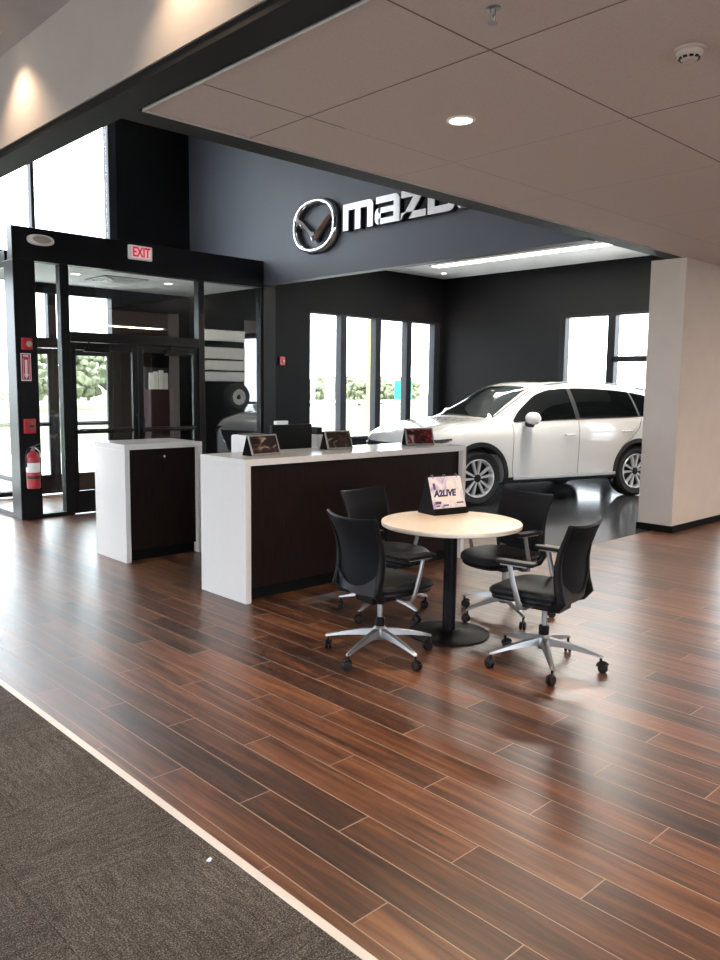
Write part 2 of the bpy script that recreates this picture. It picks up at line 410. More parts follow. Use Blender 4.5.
struct('wall_bulkhead', b, M['white_wall'], 'pale bulkhead face lit by scallops of warm light, upper left', 'wall')
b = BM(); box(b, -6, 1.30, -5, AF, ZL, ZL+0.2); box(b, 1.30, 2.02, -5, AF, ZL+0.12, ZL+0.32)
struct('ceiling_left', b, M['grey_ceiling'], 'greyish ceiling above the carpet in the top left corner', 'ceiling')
b = BM(); box(b, 2.2, BS, 4.275, AF, ZT, ZT+0.2)
struct('ceiling_atrium', b, M['white_ceiling'], 'high ceiling over the entrance, behind the beam', 'ceiling')
b = BM(); box(b, BS+0.15, BR, 4.275, AF, ZS, ZS+0.2)
struct('ceiling_showroom', b, M['white_ceiling'], 'white ceiling strip with a light line above the car', 'ceiling')

# sign wall
b = BM(); box(b, BS, BS+0.15, 4.275, AF, 3.075, ZT)
struct('wall_sign', b, M['blue_wall'], 'slate blue upper wall carrying the chrome letters', 'wall')

# mullion positions of window openings
FW0, FW1, FWZ0, FWZ1 = 9.66, 13.30, 0.60, 3.0
b = BM()
box(b, 5.86, BS, AF, AF+0.2, 0, ZT); box(b, BS, FW0, AF, AF+0.2, 0, ZS+0.2); box(b, FW0, BR+0.2, AF, AF+0.2, FWZ1, ZS+0.2); box(b, FW0, BR+0.2, AF, AF+0.2, -0.1, FWZ0); box(b, FW1, BR+0.2, AF, AF+0.2, FWZ0, FWZ1)
struct('wall_facade', b, M['black_wall'], 'black front wall around the four tall window panes', 'wall')
RW0, RW1, RZ0, RZ1 = 4.6, 8.56, 0.30, 3.005
b = BM()
box(b, BR, BR+0.2, RW1, AF, 0, ZS+0.2); box(b, BR, BR+0.2, RW0, RW1, RZ1, ZS+0.2); box(b, BR, BR+0.2, RW0, RW1, 0, RZ0); box(b, BR, BR+0.2, 1.45, RW0, 0, ZS+0.2); box(b, BR, BR+0.2, -0.10, 1.45, RZ1, ZS+0.2); box(b, BR, BR+0.2, -0.10, 1.45, 0, RZ0); box(b, BR, BR+0.2, -5, -0.10, 0, ZS+0.2)
struct('wall_right', b, M['black_wall'], 'black wall behind the white car', 'wall')
b = BM(); box(b, 8.805, 10.45, 4.05, 4.46, 0.075, ZC)
wp = struct('wall_pillar', b, M['pillar'], 'beige wall end standing at the right edge', 'wall')
wp.data.materials.append(M['black_wall'])          # the showroom side of it is painted black like the showroom
for p in wp.data.polygons:
    if p.normal.y > 0.9: p.material_index = 1
b = BM(); box(b, 8.79, 10.465, 4.035, 4.475, 0, 0.078)
struct('baseboard_pillar', b, M['toe'], 'dark baseboard around the foot of the beige wall', 'baseboard', bevel=0.003)
b = BM(); box(b, -6.2, -3.5, -5.2, -5, 0, ZL+0.3); box(b, -3.5, 3.5, -5.2, -5, 0, 0.4); box(b, -3.5, 3.5, -5.2, -5, 2.3, ZL+0.3); box(b, 3.5, BR+0.2, -5.2, -5, 0, ZL+0.3)
struct('wall_back', b, M['white_wall'], 'wall behind the viewpoint', 'wall')
b = BM(); box(b, -6.2, -6, -5, AF, 2.35, ZL+0.3); box(b, -6.2, -6, -5, AF, 0, 0.3); box(b, -6.2, -6, -5, 1.5, 0.3, 2.35)
box(b, -6.2, 1.2, AF, AF+0.2, 0, ZT); struct('wall_left', b, M['white_wall'], 'wall to the left of the viewpoint, outside the picture', 'wall')

# window 1: facade glazing left of and above the entrance
wr = sroot('window_1', 'tall front glazing beside and above the glazed entrance', 'window')
V_MUL = [3.49, 2.36]
b = BM()
box(b, 4.575, 4.625, AF, AF+0.12, 3.43, ZT)
box(b, 5.735, 5.86, AF, AF+0.16, 3.05, ZT)
for x in V_MUL: box(b, x-0.025, x+0.025, AF, AF+0.12, 0, ZT)
box(b, 1.2, 3.55, AF, AF+0.12, 0, 0.08); box(b, 1.2, 5.74, AF, AF+0.12, ZT-0.06, ZT)
box(b, 1.2, 3.55, AF, AF+0.12, 0.86, 0.92)
struct('window_frame', b, M['frame_grey'], parent=wr, bevel=0.004)
b = BM(); box(b, 1.2, 5.74, AF-0.01, AF+0.14, 3.05, 3.43)
struct('spandrel_band', b, M['frame_grey'], parent=wr)
xs = sorted(V_MUL) + [4.6, 5.74]; xs[0:0] = [1.2]
for x0, x1 in zip(xs, xs[1:]):
    b = BM(); box(b, x0+0.02, x1-0.02, AF+0.05, AF+0.058, 3.43, ZT-0.05)
    if x1 < 3.6: box(b, x0+0.02, x1-0.02, AF+0.05, AF+0.058, 0.07, 3.06)
    struct('pane', b, M['glass'], parent=wr)
# window 2: four panes on the facade in the showroom
wr = sroot('window_2', 'row of four tall panes in the black front wall', 'window')
b = BM()
box(b, FW0, FW1, AF-0.02, AF+0.12, FWZ0, FWZ0+0.05); box(b, FW0, FW1, AF, AF+0.12, FWZ1-0.03, FWZ1)
for x in (10.49, 11.43, 12.335): box(b, x-0.075, x+0.075, AF-0.02, AF+0.14, FWZ0, FWZ1)
box(b, 13.12, 13.30, AF-0.02, AF+0.14, FWZ0, FWZ1)
struct('window_frame', b, M['frame_grey'], parent=wr, bevel=0.004)
for x0, x1 in ((FW0, 10.42), (10.56, 11.36), (11.5, 12.27), (12.41, 13.13)):
    b = BM(); box(b, x0, x1, AF+0.06, AF+0.068, FWZ0+0.04, FWZ1-0.02); struct('pane', b, M['glass'], parent=wr)
# window 3: right wall
wr = sroot('window_3', 'window behind the back of the car in the right wall', 'window')
b = BM()
for y in (7.48, 6.2): box(b, BR-0.02, BR+0.14, y-0.075, y+0.075, RZ0, RZ1)
box(b, BR-0.02, BR+0.14, RW1-0.12, RW1, RZ0, RZ1); box(b, BR-0.02, BR+0.14, RW0, RW0+0.1, RZ0, RZ1)
box(b, BR-0.02, BR+0.14, RW0, 7.45, 2.13, 2.23); box(b, BR-0.02, BR+0.14, RW0, RW1, RZ0, RZ0+0.06); box(b, BR, BR+0.14, RW0, RW1, RZ1-0.04, RZ1)
struct('window_frame', b, M['frame'], parent=wr, bevel=0.004)
for y0, y1 in ((4.67, 6.13), (6.27, 7.41), (7.55, 8.45)):
    b = BM(); box(b, BR+0.06, BR+0.068, y0, y1, RZ0+0.04, RZ1-0.02); struct('pane', b, M['glass'], parent=wr)

wr = sroot('window_4', 'window beyond the beige wall that shows mirrored in the entrance glass', 'window')
b = BM(); box(b, BR-0.02, BR+0.14, -0.10, -0.02, RZ0, RZ1); box(b, BR-0.02, BR+0.14, 1.37, 1.45, RZ0, RZ1); box(b, BR-0.02, BR+0.14, -0.02, 1.37, RZ0, RZ0+0.06); box(b, BR-0.02, BR+0.14, -0.02, 1.37, RZ1-0.06, RZ1); box(b, BR-0.02, BR+0.14, -0.02, 1.37, 1.1, 1.18)
struct('window_frame', b, M['frame'], parent=wr)
b = BM(); box(b, BR+0.06, BR+0.068, -0.02, 1.37, RZ0+0.06, RZ1-0.06); struct('pane', b, M['glass'], parent=wr)

t = thing('wheel_display', 'white board display with a wheel on the back of the beige wall', 'display', (9.80, 4.462, 0))
for z0, z1 in ((2.57, 2.80), (2.19, 2.43), (1.95, 2.15), (1.71, 1.91)):
    b = BM(); box(b, -0.50, 0.62, 0.0, 0.06, z0, z1); obj('white_board', b, M['white_plastic'], t, bevel=0.004)
mw_ = Matrix.Translation((0.35, 0.16, 1.37)) @ Matrix.Rotation(-PI/2, 4, 'X')
b = BM(); lathe(b, [(0.17, 0.06), (0.25, 0.07), (0.30, 0.04), (0.30, -0.10), (0.25, -0.13), (0.17, -0.12), (0.17, 0.06)], 40, mw_, cap=False); obj('tyre', b, M['tyre'], t, smooth=True)
b = BM(); lathe(b, [(0.17, 0.06), (0.165, 0.075), (0.06, 0.05), (0.055, 0.04), (0.16, 0.0), (0.17, 0.06)], 40, mw_, cap=False); obj('rim', b, M['white_plastic'], t, smooth=True)
b = BM(); cyl(b, (0.35, 0.0, 1.37), (0.35, 0.22, 1.37), 0.04); obj('bracket', b, M['black_metal'], t)

# ------------------------------------------------------------------ vestibule
VA, VZ = 9.51, 3.41
vr = sroot('wall_vestibule', 'black framed glass entrance box with a deep header', 'entrance')
b = BM()
box(b, 3.545, BS-0.005, VA, VA+0.16, 3.035, VZ)                    # header
struct('header', b, M['frame'], parent=vr, bevel=0.006)
b = BM(); box(b, 3.545, 3.80, VA, VA+0.28, 0, 3.035)
struct('corner_post', b, M['frame'], parent=vr, bevel=0.006)
b = BM(); box(b, 3.56, 3.64, VA+0.28, AF-0.02, 3.035, 3.16)
struct('side_header', b, M['frame'], parent=vr, bevel=0.006)
b = BM()
box(b, 4.10, 4.21, VA+0.02, VA+0.14, 0, 3.035); box(b, 6.02, 6.11, VA+0.02, VA+0.14, 0, 3.035); box(b, 7.06, 7.10, VA+0.02, VA+0.14, 0, 3.035)
box(b, 4.21, 6.02, VA+0.02, VA+0.14, 2.13, 2.25)
box(b, 3.80, 4.10, VA+0.02, VA+0.14, 0, 0.05); box(b, 6.11, 7.06, VA+0.02, VA+0.14, 0, 0.12)
struct('door_frame', b, M['frame'], parent=vr, bevel=0.004)
b = BM()
box(b, 3.56, 3.64, VA+0.28, AF-0.02, 0, 0.06); box(b, 3.56, 3.64, VA+0.28, AF-0.02, 0.43, 0.49); box(b, 3.56, 3.64, AF-0.10, AF-0.02, 0, 3.035); box(b, 3.56, 3.64, VA+0.28, AF-0.02, 2.97, 3.035)
struct('side_frame', b, M['frame'], parent=vr, bevel=0.004)
for (x0, x1, z0, z1) in ((3.80, 4.10, 0.05, 3.035), (4.21, 6.02, 2.25, 3.035), (6.11, 7.06, 0.12, 3.035)):
    b = BM(); box(b, x0, x1, VA+0.07, VA+0.078, z0, z1); struct('glass_panel', b, M['door_glass'], parent=vr)
b = BM(); box(b, 3.596, 3.604, VA+0.28, AF-0.1, 0.06, 2.97); struct('glass_panel', b, M['glass'], parent=vr)
b = BM(); box(b, 3.67, BS-0.005, VA+0.16, AF-0.02, 3.04, 3.16)
struct('ceiling_panel', b, M['white_ceiling'], parent=vr)
b = BM(); box(b, BS-0.03, BS+0.12, VA+0.16, AF, 0, 3.04)
struct('side_wall', b, M['black_wall'], parent=vr)
b = BM(); box(b, BS-0.02, BS+0.20, VA-0.01, VA+0.15, 0, 3.075)
struct('end_post', b, M['frame'], parent=vr, bevel=0.004)
# outer doors frame on the facade
b = BM()
box(b, 3.64, 3.80, AF+0.0, AF+0.12, 0, 3.05); box(b, 5.735, 5.86, AF, AF+0.16, 0, 3.05)
box(b, 3.80, 5.735, AF, AF+0.12, 2.13, 2.27); box(b, 3.80, 5.735, AF, AF+0.12, 2.90, 3.05); box(b, 4.76, 4.88, AF, AF+0.12, 2.27, 2.9)
struct('outer_frame', b, M['frame'], parent=vr, bevel=0.004)
b = BM(); box(b, 3.80, 5.735, AF+0.05, AF+0.058, 2.27, 2.90); struct('glass_panel', b, M['glass'], parent=vr)

def door(name, label, x0, x1, y, z1, hinge_left, closer=True, glass='door_glass'):
    dr = sroot(name, label, 'door', (x0, y, 0)); W = x1-x0; st = 0.075
    b = BM()
    box(b, 0.001, st, 0, 0.05, 0.012, z1); box(b, W-st, W-0.001, 0, 0.05, 0.012, z1)
    box(b, st, W-st, 0, 0.05, z1-0.09, z1); box(b, st, W-st, 0, 0.05, 0.012, 0.29)
    box(b, st, W-st, 0.004, 0.046, 1.00, 1.06)
    struct('stiles', b, M['frame'], parent=dr, bevel=0.003)
    for z0, zz in ((0.29, 1.0), (1.06, z1-0.09)):
        b = BM(); box(b, st, W-st, 0.021, 0.029, z0, zz); struct('glass_panel', b, M[glass], parent=dr)
    hx = W-st/2 if hinge_left else st/2
    b = BM(); tube(b, [(hx, 0, 0.93), (hx, -0.05, 0.945), (hx, -0.06, 0.97), (hx, -0.06, 1.19), (hx, -0.05, 1.215), (hx, 0, 1.23)], 0.011, 10)
    struct('pull_handle', b, M['frame_grey'] if closer else M['plastic_black'], parent=dr, smooth=True)
    b = BM(); cyl(b, (st, -0.045, 1.03), (W-st, -0.045, 1.03), 0.016, n=10); box(b, st-0.03, st+0.02, -0.05, 0.004, 1.005, 1.055); box(b, W-st-0.02, W-st+0.03, -0.05, 0.004, 1.005, 1.055)
    struct('push_bar', b, M['frame'], parent=dr, smooth=True)
    if closer:
        cx = 0.17 if hinge_left else W-0.50
        b = BM(); box(b, cx, cx+0.34, -0.055, 0, z1-0.115, z1-0.05); box(b, cx+0.05, cx+0.07, -0.045, -0.02, z1-0.05, z1+0.02)
        struct('door_closer', b, M['plastic_black'], parent=dr, bevel=0.006)
    return dr
door('door_1', 'left inner entrance door, sky and trees showing through it', 4.21, 5.114, VA+0.05, 2.125, True)
door('door_2', 'right inner entrance door with the brochure rack seen through it', 5.116, 6.02, VA+0.05, 2.125, False)
door('door_3', 'outer entrance door beside the fire extinguisher post, with a loop handle', 3.80, 4.82, AF+0.03, 2.125, True, False, 'glass')
door('door_4', 'outer entrance door seen through the left inner door', 4.822, 5.735, AF+0.03, 2.125, False, False, 'glass')

# ================================================================== LIGHT FITTINGS
def downlight(x, y, z, label, watts=DOWN_W, r=0.075, group='recessed downlights', lit=True, aim=(0, 0, -1), angle=120):
    t = thing('recessed_downlight', label, 'ceiling light', (x, y, z), 0, group)
    b = BM(); lathe(b, [(r*0.80, 0.0), (r*0.83, -0.006), (r, -0.006), (r*1.08, -0.002), (r*1.08, 0.0)], 32, cap=False); obj('trim_ring', b, M['white_plastic'], t, smooth=True)
    b = BM(); lathe(b, [(0.001, -0.003), (r*0.55, -0.004), (r*0.81, -0.003), (r*0.81, -0.0005), (0.001, -0.0005)], 32); obj('lens', b, M['lamp'], t, smooth=True)
    spot('downlight_lamp', (0, 0, -0.02), watts, WARM, angle, 0.7, r*0.7, t, aim)
    return t
downlight(3.55, 2.95, ZC, 'lit round downlight in the low tiled ceiling above the counter')
downlight(3.55, 0.45, ZC, 'added round downlight in the low tiled ceiling, unseen above the viewer')  # unseen lamp, added to light the room from above the camera
downlight(6.0, 0.45, ZC, 'added round downlight in the low tiled ceiling, unseen on the right')  # also added out of view, more warm light from the right
downlight(8.4, 1.5, ZC, 'added round downlight in the low tiled ceiling, unseen before the beige wall')  # added unseen lamp, warms the front of the beige wall
downlight(12.70, 10.90, ZS, 'small round downlight in the white ceiling at the far corner', 30, 0.07)
for a_, lb in ((5.15, 'wall washing downlight at the far end above the bulkhead'), (3.25, 'wall washing downlight over the middle of the bulkhead'), (1.35, 'wall washing downlight over the near end of the bulkhead')):
    downlight(1.83, a_, ZL+0.12, lb, WASH_W, 0.06, 'wall washing downlights', aim=(0.0, 0, -1), angle=112)
t = thing('strip_light', 'long bright strip light in the white showroom ceiling', 'ceiling light', (11.78, 8.0, ZS-0.001))
b = BM(); box(b, -0.15, 0.15, -2.5, 2.35, -0.03, 0); obj('housing', b, M['white_plastic'], t)
b = BM()
for i in range(4): box(b, -0.11, 0.11, -2.47+i*1.205, -2.47+i*1.205+1.18, -0.036, -0.026)
obj('diffuser', b, M['strip'], t)
area('strip_lamp', (0, -0.07, -0.045), 0.2, 4.7, STRIP_W, (1.0, 0.94, 0.84), t)
t = thing('strip_light', 'strip light in the low ceiling that shows mirrored in the entrance glass', 'ceiling light', (9.9, 0.45, ZC))
b = BM(); box(b, -0.85, 0.85, -0.12, 0.12, -0.03, 0); obj('housing', b, M['white_plastic'], t)
b = BM(); box(b, -0.82, 0.82, -0.10, 0.10, -0.036, -0.026); obj('diffuser', b, M['strip'], t)
area('strip_lamp', (0, 0, -0.045), 1.6, 0.18, 40, WARM, t)
t = thing('strip_light', 'added short strip light to brighten the car, unseen behind the sign wall', 'ceiling light', (9.3, 5.3, ZS-0.001))  # invented fitting, out of view, added to brighten the side of the car
b = BM(); box(b, -0.12, 0.12, -0.85, 0.85, -0.03, 0); obj('housing', b, M['white_plastic'], t)
b = BM(); box(b, -0.10, 0.10, -0.82, 0.82, -0.036, -0.026); obj('diffuser', b, M['strip'], t)
area('strip_lamp', (0, 0, -0.045), 0.18, 1.6, 58, (1.0, 0.94, 0.84), t)
# vestibule ceiling fittings
for x, y, lb in ((4.62, 10.25, 'left small downlight in the entrance box ceiling'), (5.95, 10.2, 'right small downlight in the entrance box ceiling')):
    downlight(x, y, 3.04, lb, 14, 0.07, 'entrance box downlights')
t = thing('air_vent', 'square louvred air vent in the entrance box ceiling', 'vent', (5.25, 10.35, 3.04))
b = BM()
for i in range(4):
    s = 0.30-0.07*i
    for sx, sy, ex, ey in ((-s, -s, s, -s+0.035), (-s, s-0.035, s, s), (-s, -s, -s+0.035, s), (s-0.035, -s, s, s)): box(b, min(sx, ex), max(sx, ex), min(sy, ey), max(sy, ey), -0.014-0.004*i, -0.004)
obj('louvres', b, M['white_plastic'], t)
b = BM(); box(b, -0.31, 0.31, -0.31, 0.31, -0.006, 0); obj('backing', b, M['plastic_grey'], t)
# smoke detector, sprinkler
t = thing('smoke_detector', 'round beige smoke detector on the low tiled ceiling', 'smoke detector', (3.51, 1.655, ZC))
b = BM(); lathe(b, [(0.055, 0), (0.066, -0.004), (0.066, -0.012), (0.058, -0.018), (0.001, -0.018)], 32); obj('base', b, M['beige_plastic'], t, smooth=True)
b = BM(); lathe(b, [(0.056, -0.016), (0.052, -0.032), (0.030, -0.052), (0.026, -0.054), (0.001, -0.054)], 32); obj('head', b, M['beige_plastic'], t, smooth=True)
b = BM()
for k in range(10):
    a = 2*PI*k/10; box(b, 0.034, 0.044, -0.008, 0.008, -0.047, -0.034, Matrix.Rotation(a, 4, 'Z'))
obj('vent_slots', b, M['plastic_black'], t)
t = thing('sprinkler_head', 'small ceiling sprinkler at the top edge of the picture', 'sprinkler', (2.62, 2.03, ZC))
b = BM(); lathe(b, [(0.03, 0), (0.03, -0.004), (0.012, -0.008), (0.010, -0.03), (0.001, -0.03)], 20); obj('escutcheon', b, M['alu'], t, smooth=True)
b = BM(); tube(b, [(0.010, 0, -0.025), (0.014, 0, -0.04), (0.004, 0, -0.055)], 0.003, 6); tube(b, [(-0.010, 0, -0.025), (-0.014, 0, -0.04), (-0.004, 0, -0.055)], 0.003, 6); obj('frame_arms', b, M['alu'], t, smooth=True)
b = BM(); lathe(b, [(0.02, -0.055), (0.02, -0.058), (0.001, -0.058)], 16); obj('deflector', b, M['alu'], t, smooth=True)

# ================================================================== COUNTERS
def counter(name, label, cat, x0, y0, L, D, H, lock=False):
    t = thing(name, label, cat, (x0, y0, 0)); T = 0.05
    b = BM(); box(b, 0, L, 0, D, H-T, H); o = obj('countertop', b, M['quartz'], t, bevel=0.003)
    for x in (0, L-T):
        b = BM(); box(b, x, x+T, 0, D, 0, H-T); obj('end_panel', b, M['quartz'], t, bevel=0.003)
    b = BM(); box(b, T, L-T, 0.05, 0.075, 0.10, H-T); obj('front_panel', b, M['espresso'], t)
    b = BM(); box(b, T, L-T, 0.085, 0.10, 0, 0.10); obj('toe_kick', b, M['toe'], t)
    b = BM(); box(b, T, L-T, D-0.10, D-0.08, 0.0, H-T) if lock else box(b, T, L-T, 0.10, 0.14, 0.60, H-T); obj('back_panel', b, M['espresso'], t)
    if lock:
        b = BM(); lathe(b, [(0.014, 0), (0.014, 0.006), (0.009, 0.008), (0.001, 0.008)], 20, Matrix.Translation((L/2+0.02, 0.05, H-0.13)) @ Matrix.Rotation(PI/2, 4, 'X')); obj('lock', b, M['chrome'], t, smooth=True)
    return t
counter('reception_counter', 'long white waterfall counter with dark wood front panel behind the table', 'counter', 3.39, 4.765, 2.55, 0.605, 1.083)
counter('storage_cabinet', 'short white waterfall cabinet with a single dark front and lock', 'cabinet', 3.38, 6.60, 0.81, 0.60, 1.083, True)
# staff worktop behind the counter
t = thing('staff_desk', 'lower white worktop behind the long counter, mostly hidden', 'desk', (3.95, 5.44, 0))
b = BM(); box(b, 0, 1.9, 0, 0.62, 0.71, 0.74); obj('worktop', b, M['quartz'], t, bevel=0.003)
for x in (0.02, 1.85):
    b = BM(); box(b, x, x+0.03, 0.02, 0.60, 0, 0.71); obj('side_panel', b, M['espresso'], t)

# display frames on the counter
def frame_thing(label, x, y, z, rz, cols, seed, w=0.29, h=0.17):
    t = thing('display_frame', label, 'display frame', (x, y, z), rz, 'small display frames on the counter')
    tilt = R(20)
    mt = Matrix.Rotation(-tilt, 4, 'X')
    b = BM(); box(b, -w/2, w/2, 0, 0.012, 0.004, h, mt); obj('bezel', b, M['alu'], t, bevel=0.003)
    b = BM(); box(b, -w/2+0.014, w/2-0.014, -0.002, 0.002, 0.018, h-0.013, mt)
    obj('picture', b, picture_mat('frame_print_%d' % seed, seed*3.7, cols, 0, h), t)
    ys, zs = h*math.sin(tilt), h*math.cos(tilt)
    b = BM(); prism(b, [(0.014, 0), (0.125, 0), (ys+0.016, zs-0.004), (ys+0.008, zs-0.004)], -w/2, w/2, lambda u, v, d: Vector((d, u, v)))
    obj('stand', b, mat('matte_black_card', (0.004, 0.004, 0.004), 0.85, spec=0.04, var=0.05), t, bevel=0.003)
    return t
c1 = [(0.004, 0.004, 0.004), (0.006, 0.005, 0.004), (0.045, 0.012, 0.008), (0.30, 0.22, 0.18)]
c2 = [(0.004, 0.004, 0.004), (0.006, 0.004, 0.004), (0.035, 0.016, 0.010), (0.28, 0.22, 0.18)]
c3 = [(0.004, 0.004, 0.005), (0.010, 0.007, 0.007), (0.16, 0.010, 0.012), (0.32, 0.32, 0.33)]
frame_thing('silver-edged display frame at the left end of the long counter', 3.755, 4.985, 1.083, R(6), c1, 1, 0.30)
frame_thing('silver-edged display frame in the middle of the long counter', 4.63, 5.09, 1.083, R(-3), c2, 2, 0.28)
frame_thing('display frame with a red car picture at the right end of the long counter', 5.58, 5.02, 1.083, R(-22), c3, 3, 0.29)

# monitor etc. behind the counter
t = thing('computer_monitor', 'black back of a monitor rising behind the long counter', 'monitor', (4.62, 5.75, 0.74), 0)
b = BM(); box(b, -0.237, 0.237, 0, 0.035, 0.19, 0.532); obj('screen_housing', b, M['plastic_black'], t, bevel=0.008)
b = BM(); box(b, -0.035, 0.035, 0.0, 0.03, 0.01, 0.22); obj('stand', b, M['plastic_black'], t, bevel=0.004)
b = BM(); box(b, -0.13, 0.13, -0.08, 0.12, 0.0, 0.012); obj('base', b, M['plastic_black'], t, bevel=0.004)
b = BM(); box(b, -0.195, -0.065, -0.02, 0.03, 0.532, 0.567); b2 = obj('paper_note', b, M['paper'], t, bevel=0.003); b2['label'] = 'white block on top of the monitor'
t = thing('office_printer', 'white box of a printer behind the first display frame', 'printer', (4.215, 5.80, 0.74))
b = BM(); box(b, -0.14, 0.14, -0.15, 0.15, 0, 0.445); obj('body', b, M['white_plastic'], t, bevel=0.015)
b = BM(); box(b, -0.10, 0.10, -0.08, 0.10, 0.445, 0.455); obj('paper_tray', b, M['plastic_grey'], t, bevel=0.004)
t = thing('desk_phone', 'white desk machine right of the monitor behind the counter', 'machine', (4.98, 5.80, 0.74))
b = BM(); box(b, -0.10, 0.10, -0.1, 0.1, 0, 0.43); obj('body', b, M['white_plastic'], t, bevel=0.01)
b = BM(); box(b, -0.09, -0.03, -0.09, 0.05, 0.43, 0.50); box(b, -0.03, 0.03, -0.09, -0.02, 0.43, 0.455); obj('handset', b, M['plastic_black'], t, bevel=0.008)

# ================================================================== TABLE
TX, TY = 3.985, 3.305
t = thing('round_table', 'round cream meeting table on a black pedestal', 'table', (TX, TY, 0))
b = BM(); lathe(b, [(0.001, 0.727), (0.448, 0.727), (0.456, 0.731), (0.458, 0.738), (0.458, 0.752), (0.455, 0.757), (0.448, 0.759), (0.001, 0.759)], 72); obj('tabletop', b, M['table_top'], t, smooth=True)
b = BM(); lathe(b, [(0.043, 0.02), (0.043, 0.712), (0.001, 0.712)], 32); obj('column', b, M['black_metal'], t, smooth=True)
b = BM(); lathe(b, [(0.001, 0), (0.267, 0), (0.270, 0.004), (0.268, 0.010), (0.20, 0.018), (0.09, 0.024), (0.075, 0.034), (0.046, 0.036), (0.046, 0.02)], 56); obj('pedestal_base', b, M['black_metal'], t, smooth=True)
b = BM(); box(b, -0.16, 0.16, -0.03, 0.03, 0.707, 0.727); box(b, -0.03, 0.03, -0.16, 0.16, 0.707, 0.727); obj('spider_plate', b, M['black_metal'], t)

# easel flip chart on the table
CX, CY = 4.213, 3.585
t = thing('flip_chart', 'black desktop easel with a white printed page on the round table', 'flip chart', (CX-0.005, CY-0.015, 0.7595), R(-10.6))
WW, HH = 0.296, 0.262
til = R(19); mt = Matrix.Translation((0, -0.092, 0.0)) @ Matrix.Rotation(-til, 4, 'X')
b = BM(); box(b, -WW/2, WW/2, 0, 0.006, 0, HH+0.01, mt)
mt2 = Matrix.Translation((0, 0.092, 0.0)) @ Matrix.Rotation(til, 4, 'X')
box(b, -WW/2, WW/2, -0.006, 0, 0, HH+0.01, mt2)
box(b, -WW/2, WW/2, -0.092, 0.092, 0, 0.005)
prism(b, [(-0.092, 0.0), (0.092, 0.0), (0.0, HH*0.95)], -WW/2, -WW/2+0.004, lambda u, v, d: Vector((d, u, v)))
obj('easel', b, M['black_metal'], t, bevel=0.001)
def page_mat():
    g = NB('printed_page'); x, y, z = g.xyz()
    n = g.noise(g.comb(g.math('MULTIPLY', x, 11.0), g.math('MULTIPLY', z, 11.0), 4.0), 1.0, 3, 0.55, 1.0)
    c = g.ramp(n, [(0.28, (0.36, 0.26, 0.46)), (0.40, (0.66, 0.58, 0.66)), (0.55, (0.80, 0.76, 0.75)), (0.70, (0.84, 0.68, 0.50))])
    g.link(c, g.b.inputs['Base Color']); g.b.inputs['Roughness'].default_value = 0.35; return g.m
b = BM(); box(b, -WW/2+0.006, WW/2-0.006, -0.003, 0, 0.045, HH+0.004, mt); pg = obj('page', b, page_mat(), t)
b = text_bm('A2LIVE', 0.062, lambda u, v, d: mt @ Vector((u-0.025, -0.0035-d, 0.148+v)), 0.001, 0.0035, 0.2, 1.0); o = obj('page_lettering', b, mat('ink_blue', (0.03, 0.025, 0.09), 0.5, var=0.05), pg)
for cx_, cz_, w_, h_ in ((-0.105, 0.20, 0.02, 0.045), (-0.095, 0.085, 0.05, 0.02), (-0.10, 0.063, 0.03, 0.010), (-0.03, 0.065, 0.045, 0.010), (0.095, 0.078, 0.06, 0.010)):
    b = BM(); box(b, cx_-w_/2, cx_+w_/2, -0.0042, -0.003, cz_-h_/2, cz_+h_/2, mt); obj('page_print', b, mat('ink_violet', (0.10, 0.05, 0.14), 0.5, var=0.1), pg)
for x in (-0.105, 0.0, 0.105):
    b = BM(); c0 = mt @ Vector((x, 0.003, HH+0.006)); tube(b, [c0 + Vector((0, 0.014*math.cos(a), 0.014*math.sin(a))) for a in [2*PI*k/12 for k in range(13)]], 0.0022, 6, False)
    obj('binder_ring', b, M['alu'], t, smooth=True)
b = BM(); box(b, -WW/2, WW/2, -0.014, 0.004, 0.003, 0.042, Matrix.Translation((0, -0.092, 0.0)) @ Matrix.Rotation(-til, 4, 'X')); obj('front_ledge', b, M['black_metal'], t, bevel=0.002)

# ================================================================== OFFICE CHAIRS
def seat_bm(z0, z1, hx, hy, drop=0.02, n=40, px=3.6):
    b = BM(); prof = [(0.80, 0.0), (0.95, 0.10), (1.0, 0.40), (0.985, 0.72), (0.93, 0.92), (0.80, 1.0), (0.4, 0.98), (0.01, 0.95)]
    rings = []
    for s, t_ in prof:
        ring = []
        for k in range(n):
            a = 2*PI*k/n; c, s_ = math.cos(a), math.sin(a)
            x = hx*s*math.copysign(abs(c)**(2/px), c); y = hy*s*math.copysign(abs(s_)**(2/px), s_)
            y *= 1 - 0.06*max(0, x/hx) - 0.05*max(0, -x/hx)
            fr = max(0, x/hx - 0.35)
            ring.append(b.verts.new((x+0.060, y, z0 + (z1-z0)*t_ - drop*2.2*fr*fr + 0.012*(y/hy)**2)))
        rings.append(ring)
    for r0, r1 in zip(rings, rings[1:]):
        for k in range(n): b.faces.new((r0[k], r0[(k+1) % n], r1[(k+1) % n], r1[k]))
    b.faces.new(rings[0][::-1]); b.faces.new(rings[-1]); return b
